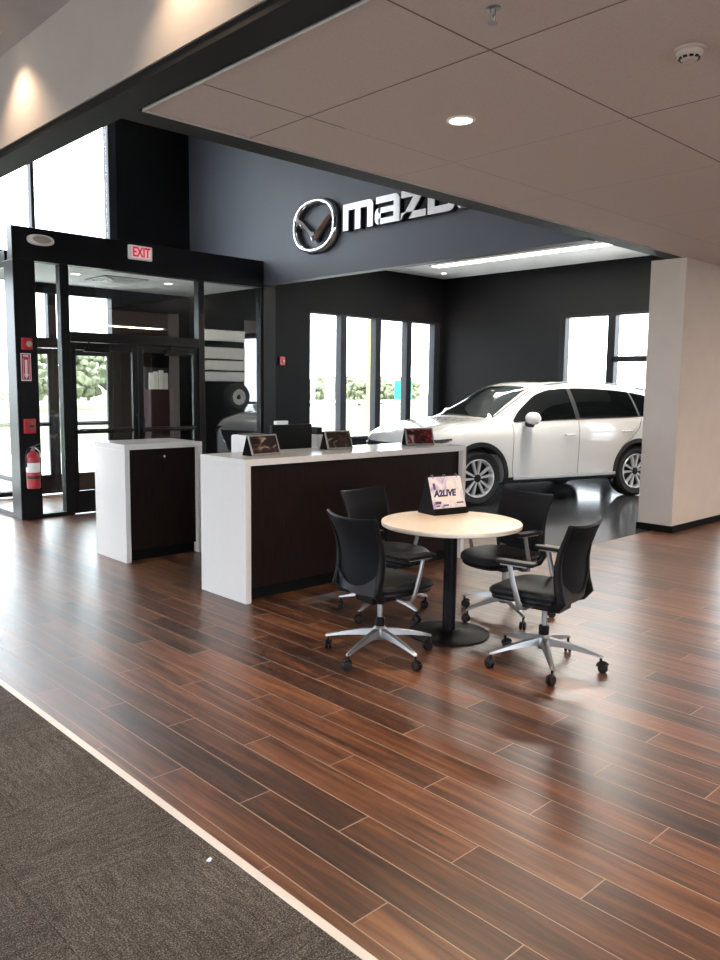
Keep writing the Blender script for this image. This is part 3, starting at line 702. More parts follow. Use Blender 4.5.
def make_chair(label, base_rot):
    t = thing('office_chair', label, 'office chair', (0, 0, 0), 0, 'office chairs around the round table')
    # five star base
    b = BM(); lathe(b, [(0.032, 0.10), (0.042, 0.115), (0.045, 0.15), (0.038, 0.175), (0.028, 0.185), (0.001, 0.185)], 28); hub = obj('base_hub', b, M['alu'], t, smooth=True)
    b = BM(); lathe(b, [(0.029, 0.185), (0.031, 0.19), (0.031, 0.235), (0.022, 0.24)], 24); obj('column_sleeve', b, M['plastic_black'], t, smooth=True)
    b = BM(); lathe(b, [(0.016, 0.23), (0.016, 0.36), (0.001, 0.36)], 20); obj('gas_lift', b, M['alu'], t, smooth=True)
    for k in range(5):
        m = Matrix.Rotation(base_rot + 2*PI*k/5, 4, 'Z')
        b = BM(); rings = []
        for d, wz, zt, zb in ((0.03, 0.024, 0.172, 0.122), (0.12, 0.021, 0.158, 0.120), (0.22, 0.018, 0.134, 0.108), (0.30, 0.015, 0.111, 0.094), (0.335, 0.013, 0.100, 0.086), (0.345, 0.009, 0.095, 0.086)):
            rings.append([b.verts.new(m @ Vector(p)) for p in ((d, -wz, zb), (d, -wz*0.75, zt-0.004), (d, 0, zt), (d, wz*0.75, zt-0.004), (d, wz, zb))])
        for r0, r1 in zip(rings, rings[1:]):
            for j in range(5): b.faces.new((r0[j], r0[(j+1) % 5], r1[(j+1) % 5], r1[j]))
        b.faces.new(rings[0]); b.faces.new(rings[-1][::-1])
        obj('base_leg', b, M['alu'], t, smooth=True)
        b = BM(); mc = m @ Matrix.Translation((0.33, 0, 0)) @ Matrix.Rotation(0.7*k+0.4, 4, 'Z')
        for s in (-1, 1):
            lathe(b, [(0.001, 0.0), (0.022, 0.0), (0.028, 0.004), (0.0285, 0.011), (0.025, 0.017), (0.012, 0.019), (0.001, 0.019)], 22, mc @ Matrix.Translation((-0.012, 0, 0.0285)) @ Matrix.Rotation(-s*PI/2, 4, 'X') @ Matrix.Translation((0, 0, 0.003)))
        c = obj('caster', b, M['caster'], t, smooth=True)
        b = BM(); cyl(b, mc @ Vector((0, 0, 0.03)), mc @ Vector((0, 0, 0.092)), 0.008, n=12)
        tube(b, [mc @ Vector((-0.012+0.030*math.cos(a), 0, 0.0285+0.030*math.sin(a))) for a in [R(10)+R(140)*q/8 for q in range(9)]], 0.006, 8, True, 1.0, 1.9)
        obj('caster_fork', b, M['plastic_black'], c, smooth=True)
    # mechanism and seat
    b = BM(); box(b, -0.13, 0.11, -0.085, 0.085, 0.345, 0.395); obj('tilt_mechanism', b, M['plastic_black'], t, bevel=0.012, seg=3)
    b = seat_bm(0.392, 0.432, 0.235, 0.225, 0.015); obj('seat_shell', b, M['plastic_black'], t, smooth=True)
    b = seat_bm(0.420, 0.475, 0.250, 0.235, 0.022); obj('seat', b, M['seat_black'], t, smooth=True)
    # backrest
    def back(u, v, off=0.0):
        q = 2*u-1; half = 0.190 + 0.028*v + 0.012*max(0, v-0.85)/0.15*abs(q)
        y = q*half; z = 0.495 + v*0.372 + 0.016*abs(q)**3*v*v - 0.035*(1-v)**4*(1-q*q)
        x = -0.165 - 0.062*v + 0.032*math.sin(PI*min(1, v*1.15))*0.9 - 0.028*max(0, v-0.72)**1.4*4 + 0.045*q*q*(0.6+0.4*v)
        return Vector((x-0.02+off, y, z))
    def backn(u, v):
        e = 0.01; p = back(u, v); du = back(min(1, u+e), v)-back(max(0, u-e), v); dv = back(u, min(1, v+e))-back(u, max(0, v-e))
        n = du.cross(dv).normalized(); n = n if n.x < 0 else -n
        return p, n
    b = BM(); slab(b, backn, 24, 20, 0.014); obj('backrest', b, M['mesh_black'], t, smooth=True)
    b = BM(); pts = [back(u/24, 1.0)+Vector((-0.007, 0, 0.0)) for u in range(25)]; tube(b, pts, 0.0085, 8); obj('top_rail', b, M['plastic_black'], t, smooth=True)
    # side uprights sweeping under the seat
    for s in (0, 1):
        b = BM(); sg = -1 if s == 0 else 1
        pts = [back(s, v)+Vector((-0.010, 0.004*sg, 0)) for v in (1.0, 0.8, 0.6, 0.4, 0.2, 0.05)] + [Vector((-0.185, 0.200*sg, 0.445)), Vector((-0.15, 0.19*sg, 0.405)), Vector((-0.10, 0.16*sg, 0.385))]
        tube(b, pts, [0.009, 0.011, 0.014, 0.018, 0.022, 0.024, 0.024, 0.022, 0.016], 10, True, 0.55, 1.25)
        obj('back_upright', b, M['plastic_black'], t, smooth=True)
    # lower grey carrier panel below the mesh
    def low(u, v):
        q = 2*u-1; p = back(u, 0.0); z0 = 0.415; 
        zt = p.z + 0.06*abs(q)**2.2 + 0.004; z = z0 + (zt-z0)*v
        x = -0.157 - 0.02*v + 0.045*q*q*0.6 - 0.022
        return Vector((x, q*(0.19+0.01*v), z)), Vector((-1, 0, 0))
    b = BM(); slab(b, low, 18, 6, 0.012); obj('back_carrier', b, M['plastic_grey'], t, smooth=True)
    # arms
    for sg in (-1, 1):
        b = BM()
        pts = [(0.03, 0.10*sg, 0.378), (0.04, 0.20*sg, 0.375), (0.045, 0.242*sg, 0.385), (0.05, 0.256*sg, 0.42), (0.08, 0.260*sg, 0.52), (0.11, 0.260*sg, 0.636)]
        tube(b, pts, [0.014, 0.016, 0.017, 0.016, 0.014, 0.013], 12, True, 1.2, 0.7); obj('arm_post', b, M['alu'], t, smooth=True)
        b = BM(); prism(b, [(-0.11, -0.03), (-0.08, -0.038), (0.11, -0.036), (0.135, -0.02), (0.135, 0.02), (0.11, 0.036), (-0.08, 0.038), (-0.11, 0.03)], 0.636, 0.658, lambda u, v, d: Vector((u+0.06, 0.258*sg+v, d)))
        obj('arm_pad', b, M['plastic_black'], t, bevel=0.008, seg=3)
        b = BM(); box(b, -0.01, 0.16, 0.258*sg-0.022, 0.258*sg+0.022, 0.626, 0.637); obj('arm_bracket', b, M['alu'], t, bevel=0.004)
    return t
CH = [('black mesh office chair left of the table, its back turned to the viewer', 3.345, 3.315, R(-6), R(-24)),
      ('black mesh office chair in front right of the table, pulled slightly out', 3.950, 2.550, R(99), R(6)),
      ('black mesh office chair standing between the table and the dark counter front', 4.025, 3.945, R(-86), R(-22)),
      ('black mesh office chair on the far right of the table, facing left', 4.600, 3.315, R(176), R(24))]
for lb, x, y, rz, br in CH:
    c = make_chair(lb, br - rz); c.location = (x, y, 0); c.rotation_euler = (0, 0, rz)

# ================================================================== CAR
def pchip(xs, ys):
    n = len(xs); h = [xs[i+1]-xs[i] for i in range(n-1)]; d = [(ys[i+1]-ys[i])/h[i] for i in range(n-1)]
    m = [d[0]] + [0 if d[i-1]*d[i] <= 0 else 2*d[i-1]*d[i]/(d[i-1]+d[i]) for i in range(1, n-1)] + [d[-1]]
    def f(x):
        if x <= xs[0]: return ys[0]
        if x >= xs[-1]: return ys[-1]
        i = max(k for k in range(n-1) if xs[k] <= x); s = (x-xs[i])/h[i]
        return (1+2*s)*(1-s)**2*ys[i] + s*(1-s)**2*h[i]*m[i] + s*s*(3-2*s)*ys[i+1] + s*s*(s-1)*h[i]*m[i+1]
    return f
def curve(tbl): tbl = sorted(tbl); return pchip([p[0] for p in tbl], [p[1] for p in tbl])
cw = curve([(-4.14, .76), (-4.08, .84), (-3.9, .905), (-3.4, .955), (-2.5, .965), (-0.5, .965), (0.2, .960), (0.55, .93), (0.75, .86), (0.87, .74), (0.95, .52)])
czb = curve([(-4.14, .50), (-4.0, .38), (-3.4, .31), (-2.5, .29), (0.3, .28), (0.7, .24), (0.88, .27), (0.95, .36)])
czs = curve([(-4.14, 1.04), (-4.05, 1.17), (-3.6, 1.24), (-2.6, 1.205), (-1.0, 1.165), (-0.4, 1.125), (0.2, 1.07), (0.6, 1.01), (0.82, .935), (0.95, .80)])   # belt / bonnet edge
czt = curve([(-4.14, 1.08), (-4.08, 1.22), (-3.98, 1.38), (-3.80, 1.58), (-3.62, 1.645), (-3.2, 1.69), (-2.4, 1.735), (-1.8, 1.745), (-1.35, 1.725), (-1.05, 1.635), (-0.70, 1.43), (-0.38, 1.235), (-0.26, 1.195), (0.2, 1.145), (0.6, 1.075), (0.82, .995), (0.95, .85)])
cyr = curve([(-4.14, .62), (-3.9, .64), (-3.5, .62), (-2.5, .645), (-1.6, .65), (-1.1, .65), (-0.7, .70), (-0.4, .76), (-0.25, .78), (0.2, .76), (0.7, .62), (0.95, .40)])
def section(x):
    W, zb, zs, zt, yr = cw(x), czb(x), czs(x), czt(x), cyr(x)
    k = max(0.0, min(1.0, (zt-zs-0.12)/0.25))            # 1 in the cabin, 0 over the bonnet
    ze = zt - (0.03 + 0.055*k)
    H = zs - zb
    pts = [(0.0, zb), (W*0.80, zb), (W*0.965, zb+0.03), (W*0.985, zb+0.13), (W*0.985, zb+0.30*H), (W*0.998, zb+0.62*H), (W, zb+0.80*H), (W*0.985, zb+0.92*H), (W-0.035-0.03*(1-k), zs)]
    a, c = pts[-1], (yr, ze)
    for s in (0.25, 0.5, 0.75): pts.append((a[0]+(c[0]-a[0])*s + 0.018*k*math.sin(PI*s), a[1]+(c[1]-a[1])*s + (1-k)*0.012*math.sin(PI*s)))
    pts.append(c); pts.append((yr*0.88, ze+(zt-ze)*0.62)); pts.append((yr*0.55, ze+(zt-ze)*0.92)); pts.append((0.0, zt))
    return pts
def car_body():
    b = BM(); xs = [-4.14, -4.11, -4.06, -4.0, -3.92] + [-3.84+0.08*i for i in range(58)] + [0.78, 0.83, 0.87, 0.905, 0.93, 0.95]
    xs = sorted(set(round(v, 3) for v in xs if v <= 0.95)); rings = []
    for x in xs:
        half = section(x); loop = [(y, z) for y, z in half] + [(-y, z) for y, z in half[-2:0:-1]]
        rings.append([b.verts.new((x, y, z)) for y, z in loop])
    n = len(rings[0])
    for r0, r1 in zip(rings, rings[1:]):
        for k in range(n): b.faces.new((r0[k], r0[(k+1) % n], r1[(k+1) % n], r1[k]))
    b.faces.new(rings[0][::-1]); b.faces.new(rings[-1])
    bmesh.ops.recalc_face_normals(b, faces=b.faces)
    return b
WB = 2.93; WHEELS = [(0.0, 1), (0.0, -1), (-WB, 1), (-WB, -1)]
def build_car(loc, rz):
    t = thing('suv_car', 'white seven-seat SUV parked on the charcoal tiles', 'car', loc, rz)
    # body with wheel wells cut out
    bm = car_body(); me = bpy.data.meshes.new('body_tmp'); bm.to_mesh(me); bm.free()
    bo = bpy.data.objects.new('body_tmp', me); COL.objects.link(bo)
    cb = BM()
    for x, s in WHEELS: cyl(cb, (x, 0.66*s, 0.40), (x, 1.2*s, 0.40), 0.435, n=64)
    cm = bpy.data.meshes.new('cut'); bmesh.ops.recalc_face_normals(cb, faces=cb.faces); cb.to_mesh(cm); cb.free()
    co = bpy.data.objects.new('cut', cm); COL.objects.link(co)
    md = bo.modifiers.new('b', 'BOOLEAN'); md.operation = 'DIFFERENCE'; md.object = co; md.solver = 'EXACT'
    dg = bpy.context.evaluated_depsgraph_get(); res = bpy.data.meshes.new_from_object(bo.evaluated_get(dg))
    fullb = car_body(); bvh = BVHTree.FromBMesh(fullb); fullb.free()
    bpy.data.objects.remove(bo); bpy.data.objects.remove(co)
    b = BM(); b.from_mesh(res); bpy.data.meshes.remove(res)
    body = obj('body', b, M['car_white'], t, smooth=True)
    body.data.materials.append(M['cladding'])
    for p in body.data.polygons:
        c = p.center
        for x, s in WHEELS:
            if math.hypot(c.x-x, c.z-0.40) < 0.434 and c.y*s > 0.6 and abs(c.y) < 0.97 and not (abs(p.normal.y) > 0.5 and abs(c.y) > 0.7): p.material_index = 1
        if p.normal.z < -0.7: p.material_index = 1
    def hit_y(x, z, s):
        h = bvh.ray_cast(Vector((x, 3*s, z)), Vector((0, -s, 0))); return (h[0], h[1]) if h[0] else (Vector((x, 0.9*s, z)), Vector((0, s, 0)))
    def hit_z(x, y):
        h = bvh.ray_cast(Vector((x, y, 4)), Vector((0, 0, -1))); return (h[0], h[1]) if h[0] else (Vector((x, y, 1)), Vector((0, 0, 1)))
    def hit_x(y, z):
        h = bvh.ray_cast(Vector((4, y, z)), Vector((-1, 0, 0))); return (h[0], h[1]) if h[0] else (Vector((0.9, y, z)), Vector((1, 0, 0)))
    def side_patch(name, m, lo, hi, x0, x1, s, off=0.003, th=0.006, nu=24, nv=6, parent=None):
        def fn(u, v):
            x = x0+(x1-x0)*u; a, c = lo(x), hi(x); p, n = hit_y(x, a+(c-a)*v, s); n = n if n.y*s > 0 else -n
            return p + n*(off-th), n
        b = BM(); slab(b, fn, nu, nv, th); return obj(name, b, m, parent or t, smooth=True)
    # side glass between belt and roof edge
    belt = lambda x: czs(x)+0.012
    ghi = curve([(-3.92, 1.255), (-3.80, 1.35), (-3.55, 1.47), (-3.1, 1.565), (-2.5, 1.62), (-1.9, 1.638), (-1.45, 1.62), (-1.17, 1.555), (-0.90, 1.40), (-0.70, 1.265), (-0.58, 1.16)])
    for s in (1, -1):
        for x0, x1 in ((-0.60, -1.70), (-1.78, -2.93), (-2.97, -3.90)):
            side_patch('side_window', M['car_glass'], belt, lambda x: max(ghi(x), belt(x)+0.004), x0, x1, s, nu=22)
        side_patch('pillar_trim', M['cladding'], belt, lambda x: ghi(x)-0.004, -1.70, -1.78, s, nu=2, off=0.0035)
        side_patch('pillar_trim', M['cladding'], belt, lambda x: ghi(x)-0.004, -2.93, -2.97, s, nu=2, off=0.0035)
        side_patch('window_chrome', M['chrome'], lambda x: belt(x)-0.014, lambda x: belt(x)-0.002, -0.62, -3.91, s, nu=40, nv=2, off=0.006)
        # lower cladding and chrome strip
        side_patch('rocker_cladding', M['cladding'], lambda x: czb(x)+0.01, lambda x: 0.385+0.012*(-x-0.4)/2, -0.42, -WB+0.42, s, nu=16, nv=4, off=0.012, th=0.02)
        side_patch('rocker_chrome', mat('satin_sill_strip', (0.80, 0.80, 0.80), 0.3, metal=0.35, var=0.02), lambda x: 0.352+0.012*(-x-0.4)/2, lambda x: 0.392+0.012*(-x-0.4)/2, -0.58, -WB+0.46, s, nu=16, nv=2, off=0.030, th=0.014)
        # arch cladding
        for x in (0.0, -WB):
            b = BM()
            def fa(u, v):
                a = R(-22)+R(224)*u; r = 0.430+0.062*v; px, pz = x+r*math.cos(a), 0.40+r*math.sin(a)
                p, n = hit_y(px, max(pz, czb(px)+0.02), s); n = n if n.y*s > 0 else -n
                return Vector((px, p.y-0.012*s, pz)), Vector((0, s, 0))
            slab(b, fa, 36, 3, 0.024); obj('arch_cladding', b, M['cladding'], t, smooth=True)
        # door gaps
        def gap(xz, wdt=0.006):
            b = BM(); pts = []
            for (xa, za), (xb, zb_) in zip(xz, xz[1:]):
                for q in range(8): pts.append((xa+(xb-xa)*q/8, za+(zb_-za)*q/8))
            pts.append(xz[-1]); tube(b, [hit_y(px, pz, s)[0] for px, pz in pts], 0.0042, 6); obj('door_gap', b, M['seam'], t)
        gap([(-0.56, 1.13), (-0.56, 0.75), (-0.56, 0.45), (-0.58, 0.39)])
        gap([(-1.74, 1.17), (-1.75, 0.75), (-1.75, 0.40)])
        gap([(-2.99, 1.20), (-2.93, 1.05), (-2.78, 0.90), (-2.60, 0.78), (-2.50, 0.60), (-2.47, 0.42)])
        for hx_, hz_ in ((-1.56, 0.965), (-2.68, 1.005)):
            b = BM(); p, n = hit_y(hx_, hz_, s); tube(b, [p+Vector((0.10, 0.0, 0)), p+Vector((0.08, 0.028*s, 0)), p+Vector((-0.08, 0.028*s, 0.006)), p+Vector((-0.10, 0.0, 0.006))], [0.010, 0.014, 0.014, 0.010], 10, True, 0.7, 1.2)
            obj('door_handle', b, M['car_white'], t, smooth=True)
        # mirror
        b = BM(); mm = Matrix.Translation((-0.80, 1.075*s, 1.215))
        lathe(b, [(0.001, -0.10), (0.06, -0.095), (0.095, -0.06), (0.105, 0.0), (0.10, 0.06), (0.07, 0.10), (0.001, 0.112)], 20, mm @ Matrix.Rotation(PI/2, 4, 'X') @ Matrix.Diagonal((0.80, 0.85, 1.15, 1)))
        mr = obj('mirror', b, M['car_white'], t, smooth=True)
        b = BM(); tube(b, [(-0.80, 0.90*s, 1.14), (-0.80, 0.98*s, 1.12), (-0.80, 1.05*s, 1.135)], [0.035, 0.03, 0.045], 10, True, 1.0, 1.1); obj('mirror_foot', b, M['cladding'], mr, smooth=True)
        # headlamp
        def hl(u, v):
            x = 0.45+0.42*u; zc_ = 0.955-0.085*u; h_ = 0.015+0.055*u*(1.3-0.3*u)
            p, n = hit_y(x, zc_-0.02+(v-0.5)*2*h_*0.8, s); n = n if n.y*s > 0 else -n
            return p + n*0.0, n
        b = BM(); slab(b, hl, 14, 4, 0.008); hd = obj('headlamp', b, M['lamp_car'], t, smooth=True)
        b = BM(); pts = [hl(u/10, 0.12)[0]+hl(u/10, 0.12)[1]*0.011 for u in range(11)]; tube(b, pts, 0.006, 6); obj('lamp_chrome', b, M['chrome'], hd, smooth=True)
        b = BM(); p, n = hl(0.62, 0.55); lathe(b, [(0.032, 0), (0.032, 0.006), (0.02, 0.012), (0.001, 0.014)], 18, Matrix.Translation(p+n*0.008) @ n.to_track_quat('Z', 'Y').to_matrix().to_4x4()); obj('lamp_lens', b, M['chrome'], hd, smooth=True)
        # tail lamp
        def tl(u, v):
            x = -3.72-0.36*u; p, n = hit_y(x, 1.12-0.03*u+(v-0.5)*0.10*(0.4+0.6*u), s); n = n if n.y*s > 0 else -n
            return p, n
        b = BM(); slab(b, tl, 10, 4, 0.008); obj('tail_lamp', b, M['red'], t, smooth=True)
        # roof rail
        b = BM(); pts = []
        for q in range(17):
            x = -1.35-2.1*q/16; p, n = hit_z(x, (cyr(x)-0.06)*s); lift = 0.035*min(1, 4*q/16, 4*(16-q)/16); pts.append(p+Vector((0, 0, lift)))
        tube(b, pts, 0.012, 8, True, 1.2, 0.9); obj('roof_rail', b, M['alu'], t, smooth=True)
    # windscreen, sunroof, rear glass
    def top_patch(name, m, x0, x1, hy, off=0.003, th=0.007, nu=14, nv=16):
        def fn(u, v):
            x = x0+(x1-x0)*u; y = hy(x)*(2*v-1); p, n = hit_z(x, y); n = n if n.z > 0 else -n
            return p+n*(off-th), n
        b = BM(); slab(b, fn, nu, nv, th); return obj(name, b, m, t, smooth=True)
    ws = top_patch('windscreen', M['windscreen'], -0.36, -1.12, curve([(-1.12, 0.60), (-0.7, 0.65), (-0.36, 0.71)]))
    top_patch('sunroof', M['car_glass'], -1.42, -2.15, lambda x: 0.40)
    top_patch('rear_window', M['car_glass'], -3.76, -4.06, lambda x: 0.52)
    b = BM(); pts = [hit_z(-0.34, y*0.1)[0]+Vector((0, 0, 0.004)) for y in range(-6, 7)]; tube(b, pts, 0.012, 6); obj('cowl_strip', b, M['cladding'], t, smooth=True)
    for s in (1, -1):
        b = BM(); tube(b, [hit_z(0.84-1.2*q/14, (0.50+0.10*q/14)*s)[0] for q in range(15)], 0.0035, 6); obj('bonnet_gap', b, M['seam'], t)
    # grille and bumper
    def gr(u, v):
        y = (2*u-1)*(0.42+0.20*v); z = 0.50+0.35*v; p, n = hit_x(y, z); return p+Vector((0.002, 0, 0)), Vector((1, 0, 0))
    b = BM(); slab(b, gr, 20, 8, 0.012); g = obj('grille', b, M['cladding'], t, smooth=True)
    for k in range(6):
        b = BM(); pts = [gr(u/16, 0.10+0.15*k)[0]+Vector((0.016, 0, 0)) for u in range(17)]; tube(b, pts, 0.006, 6); obj('grille_bar', b, M['rim_dark'], g, smooth=True)
    b = BM(); pts = [gr(0, 1-v/8)[0]+Vector((0.016, 0, 0)) for v in range(9)]
    pts = [gr(0, v/8)[0] for v in range(8, 0, -1)] + [gr(u/16, 0)[0] for u in range(17)] + [gr(1, v/8)[0] for v in range(1, 9)]
    tube(b, [p+Vector((0.016, 0, 0)) for p in pts], 0.013, 8); obj('grille_chrome', b, M['chrome'], g, smooth=True)
    b = BM()
    def lb(u, v):
        y = (2*u-1)*0.78; p, n = hit_x(y, 0.29+0.13*v); return p+Vector((0.0, 0, 0)), Vector((1, 0, 0))
    slab(b, lb, 20, 3, 0.012); obj('lower_bumper', b, M['cladding'], t, smooth=True)
    # wheels
    for x, s in WHEELS:
        mw = Matrix.Translation((x, 0.945*s, 0.388)) @ Matrix.Rotation(-s*PI/2, 4, 'X')     # +z points outward
        b = BM(); lathe(b, [(0.262, -0.03), (0.285, -0.012), (0.345, -0.004), (0.372, -0.022), (0.388, -0.045), (0.388, -0.205), (0.372, -0.235), (0.27, -0.245), (0.262, -0.03)], 56, mw, cap=False); wl = obj('wheel', b, M['tyre'], t, smooth=True)
        b = BM(); lathe(b, [(0.264, -0.03), (0.268, -0.016), (0.262, -0.006), (0.252, -0.010), (0.244, -0.03), (0.238, -0.20), (0.262, -0.23), (0.264, -0.03)], 48, mw, cap=False); obj('rim', b, M['rim'], wl, smooth=True)
        b = BM(); lathe(b, [(0.001, -0.10), (0.24, -0.10), (0.24, -0.11), (0.001, -0.11)], 32, mw); obj('brake_disc', b, M['rim_dark'], wl, smooth=True)
        b = BM(); lathe(b, [(0.055, -0.06), (0.055, -0.028), (0.034, -0.020), (0.001, -0.020)], 28, mw); obj('hub_cap', b, M['rim_dark'], wl, smooth=True)
        b = BM()
        for k in range(10):
            a = 2*PI*k/10 + 0.1; d = 0.07 if k % 2 else -0.07
            m2 = mw @ Matrix.Rotation(a, 4, 'Z'); p = lambda r, tt, z: m2 @ Vector((r*math.cos(tt), r*math.sin(tt), z))
            w0, w1 = 0.22, 0.070
            vs = [p(0.05, -w0, -0.030), p(0.05, w0, -0.030), p(0.256, d+w1, -0.014), p(0.256, d-w1, -0.014), p(0.05, -w0, -0.065), p(0.05, w0, -0.065), p(0.25, d+w1, -0.06), p(0.25, d-w1, -0.06)]
            v = [b.verts.new(q) for q in vs]
            for f in ((0, 1, 2, 3), (7, 6, 5, 4), (0, 3, 7, 4), (1, 5, 6, 2), (0, 4, 5, 1), (3, 2, 6, 7)): b.faces.new([v[i] for i in f])
        obj('spokes', b, M['rim'], wl)
    return t
build_car((8.974, 7.65, 0), R(163))

# ================================================================== SIGN ON THE WALL
t = thing('wall_emblem', 'oval chrome winged emblem on the slate blue wall', 'emblem', (BS, 8.305, 3.738))
def wf(u, v, d): return Vector((-d, -u, v))
def oval(a, W_, H_):
    c, s = math.cos(a), math.sin(a); e = 2/2.35
    return W_*math.copysign(abs(c)**e, c), H_*math.copysign(abs(s)**e, s)*(1.0 if s < 0 else 0.98)
def ring_bm(W_, H_, tk, d0, d1):
    b = BM(); n = 72; prof = [(0.0, d0)] + [(0.5-0.5*math.cos(PI*j/8), d0+(d1-d0)*(0.25+0.75*math.sin(PI*j/8))) for j in range(9)] + [(1.0, d0)]; rings = []; NP = len(prof)
    for k in range(n):
        u, v = oval(2*PI*k/n, W_, H_); L = math.hypot(u/W_, v/H_); th = tk*(1.0+0.22*abs(math.cos(2*PI*k/n)))
        fu, fv = 1-th/W_, 1-th/H_
        rings.append([b.verts.new(wf(u*(1-q)+u*fu*q, v*(1-q)+v*fv*q, d)) for q, d in prof])
    for i in range(n):
        r0, r1 = rings[i], rings[(i+1) % n]
        for j in range(NP): b.faces.new((r0[j], r0[(j+1) % NP], r1[(j+1) % NP], r1[j]))
    return b
obj('ring', ring_bm(0.440, 0.350, 0.062, 0.045, 0.105), M['chrome'], t, smooth=True)
obj('ring_return', ring_bm(0.452, 0.362, 0.085, 0.0, 0.046), M['sign_black'], t)
b = BM()
for sg in (-1, 1):
    top = [(0.40, 0.135), (0.32, 0.120), (0.24, 0.075), (0.14, -0.01), (0.06, -0.075), (0.0, -0.085)]
    bot = [(0.40, 0.060), (0.32, 0.048), (0.23, -0.010), (0.12, -0.10), (0.055, -0.185), (0.0, -0.20)]
    rows = []
    for (u0, v0), (u1, v1) in zip(top, bot):
        um, vm = (u0+u1)/2, (v0+v1)/2
        rows.append([b.verts.new(wf(sg*uu, vv, d)) for uu, vv, d in ((u0, v0, 0.045), (u0, v0, 0.080), (um, vm, 0.112), (u1, v1, 0.080), (u1, v1, 0.045))])
    for r0, r1 in zip(rows, rows[1:]):
        for j in range(5): b.faces.new((r0[j], r0[(j+1) % 5], r1[(j+1) % 5], r1[j]))
    b.faces.new(rows[0])
obj('wings', b, M['chrome'], t, smooth=True)
b = BM()
for sg in (-1, 1):
    prism(b, [(sg*u, v) for u, v in ((0.41, 0.15), (0.32, 0.135), (0.14, 0.0), (0.05, -0.065), (0.0, -0.07), (0.0, -0.215), (0.06, -0.20), (0.13, -0.11), (0.23, -0.02), (0.41, 0.045))], 0.0, 0.046, wf)
obj('wings_return', b, M['sign_black'], t)

t = thing('wall_lettering', 'raised white company letters on the slate blue wall beside the emblem', 'wall sign', (BS, 7.73, 3.585))
HL = 0.325
def rect(u0, u1, v0, v1, c=(0, 0, 0, 0)):
    """rectangle with chamfered corners bl, br, tr, tl"""
    p = []
    for (u, v, su, sv), k in zip(((u0, v0, 1, 1), (u1, v0, -1, 1), (u1, v1, -1, -1), (u0, v1, 1, -1)), c):
        if k == 0: p.append((u, v)); continue
        pa, pb = [(u, v+sv*k), (u+sv*0, v)], None
        arc = [(u+su*k*(1-math.sin(q)), v+sv*k*(1-math.cos(q))) for q in [PI/2*j/5 for j in range(6)]]
        # arc runs from (u+su*k, v) to (u, v+sv*k)
        if (su, sv) in ((1, 1), (-1, -1)): arc = arc[::-1]
        p += arc
    return p
H_ = HL; T_ = 0.098; B_ = 0.078
LET = [
 (0.00, [rect(0, T_, 0, H_), rect(T_, 0.54, H_-B_, H_, (0, 0, 0.07, 0)), rect(0.222, 0.318, 0, H_-B_), rect(0.442, 0.54, 0, H_-B_)]),
 (0.575, [rect(0.02, 0.415, H_-B_, H_, (0, 0, 0.08, 0)), rect(0.317, 0.415, 0, H_-B_), rect(0.06, 0.317, 0, 0.068), rect(0.06, 0.317, 0.128, 0.193), rect(0, 0.098, 0.0, 0.193, (0.07, 0, 0, 0.07))]),
 (1.015, [rect(0, 0.39, H_-B_, H_), rect(0, 0.39, 0, B_), [(0.0, 0.0), (0.13, 0.0), (0.39, H_), (0.26, H_)]]),
 (1.435, [rect(0, 0.10, 0, H_), rect(0.10, 0.40, H_-B_, H_, (0, 0, 0.09, 0)), rect(0.10, 0.40, 0, B_, (0, 0.09, 0, 0)), rect(0.302, 0.40, B_, H_-B_)]),
 (1.865, [rect(0.02, 0.415, H_-B_, H_, (0, 0, 0.08, 0)), rect(0.317, 0.415, 0, H_-B_), rect(0.06, 0.317, 0, 0.068), rect(0.06, 0.317, 0.128, 0.193), rect(0, 0.098, 0.0, 0.193, (0.07, 0, 0, 0.07))])]
for u0, polys in LET:
    b = BM()
    for p in polys: prism(b, p, 0.072, 0.086, lambda u, v, d: wf(u+u0, v, d))
    l = obj('letter', b, M['sign_white'], t)
    b = BM()
    for p in polys: prism(b, p, 0.0, 0.0725, lambda u, v, d: wf(u+u0, v, d))
    obj('letter_return', b, M['sign_black'], l)

# ================================================================== SAFETY FITTINGS ON THE ENTRANCE
t = thing('exit_sign', 'white lit exit sign with red letters on the black header', 'exit sign', (5.135, VA, 3.28))
b = BM(); box(b, -0.165, 0.165, -0.05, 0, -0.09, 0.09); obj('casing', b, M['white_plastic'], t, bevel=0.015, seg=3)
b = BM(); box(b, -0.13, 0.135, -0.053, -0.048, -0.070, 0.072); obj('lit_face', b, M['exit_face'], t)
b = text_bm('EXIT', 0.165, lambda u, v, d: Vector((u+0.003, -0.056-d, v)), 0.005, 0.004, 0, 0.72); obj('letters', b, M['exit_red'], t)
t = thing('emergency_light', 'oval beige emergency lamp on the black header above the corner post', 'emergency light', (3.87, VA, 3.275))
b = BM(); rings = []
for k_, d_ in ((1.0, 0), (1.0, 0.035), (0.9, 0.055), (0.7, 0.062)):
    rings.append([b.verts.new((0.155*k_*math.copysign(abs(math.cos(a))**0.8, math.cos(a)), -d_, 0.062*k_*math.copysign(abs(math.sin(a))**0.8, math.sin(a)))) for a in [2*PI*q/32 for q in range(32)]])
for r0, r1 in zip(rings, rings[1:]):
    for q in range(32): b.faces.new((r0[q], r0[(q+1) % 32], r1[(q+1) % 32], r1[q]))
b.faces.new(rings[0]); b.faces.new(rings[-1][::-1]); obj('housing', b, M['white_plastic'], t, smooth=True)
b = BM(); rings = []
for k_, d_ in ((0.72, 0.060), (0.70, 0.066), (0.01, 0.070)):
    rings.append([b.verts.new((0.150*k_*math.cos(a), -d_, 0.060*k_*math.sin(a))) for a in [2*PI*q/28 for q in range(28)]])
for r0, r1 in zip(rings, rings[1:]):
    for q in range(28): b.faces.new((r0[q], r0[(q+1) % 28], r1[(q+1) % 28], r1[q]))
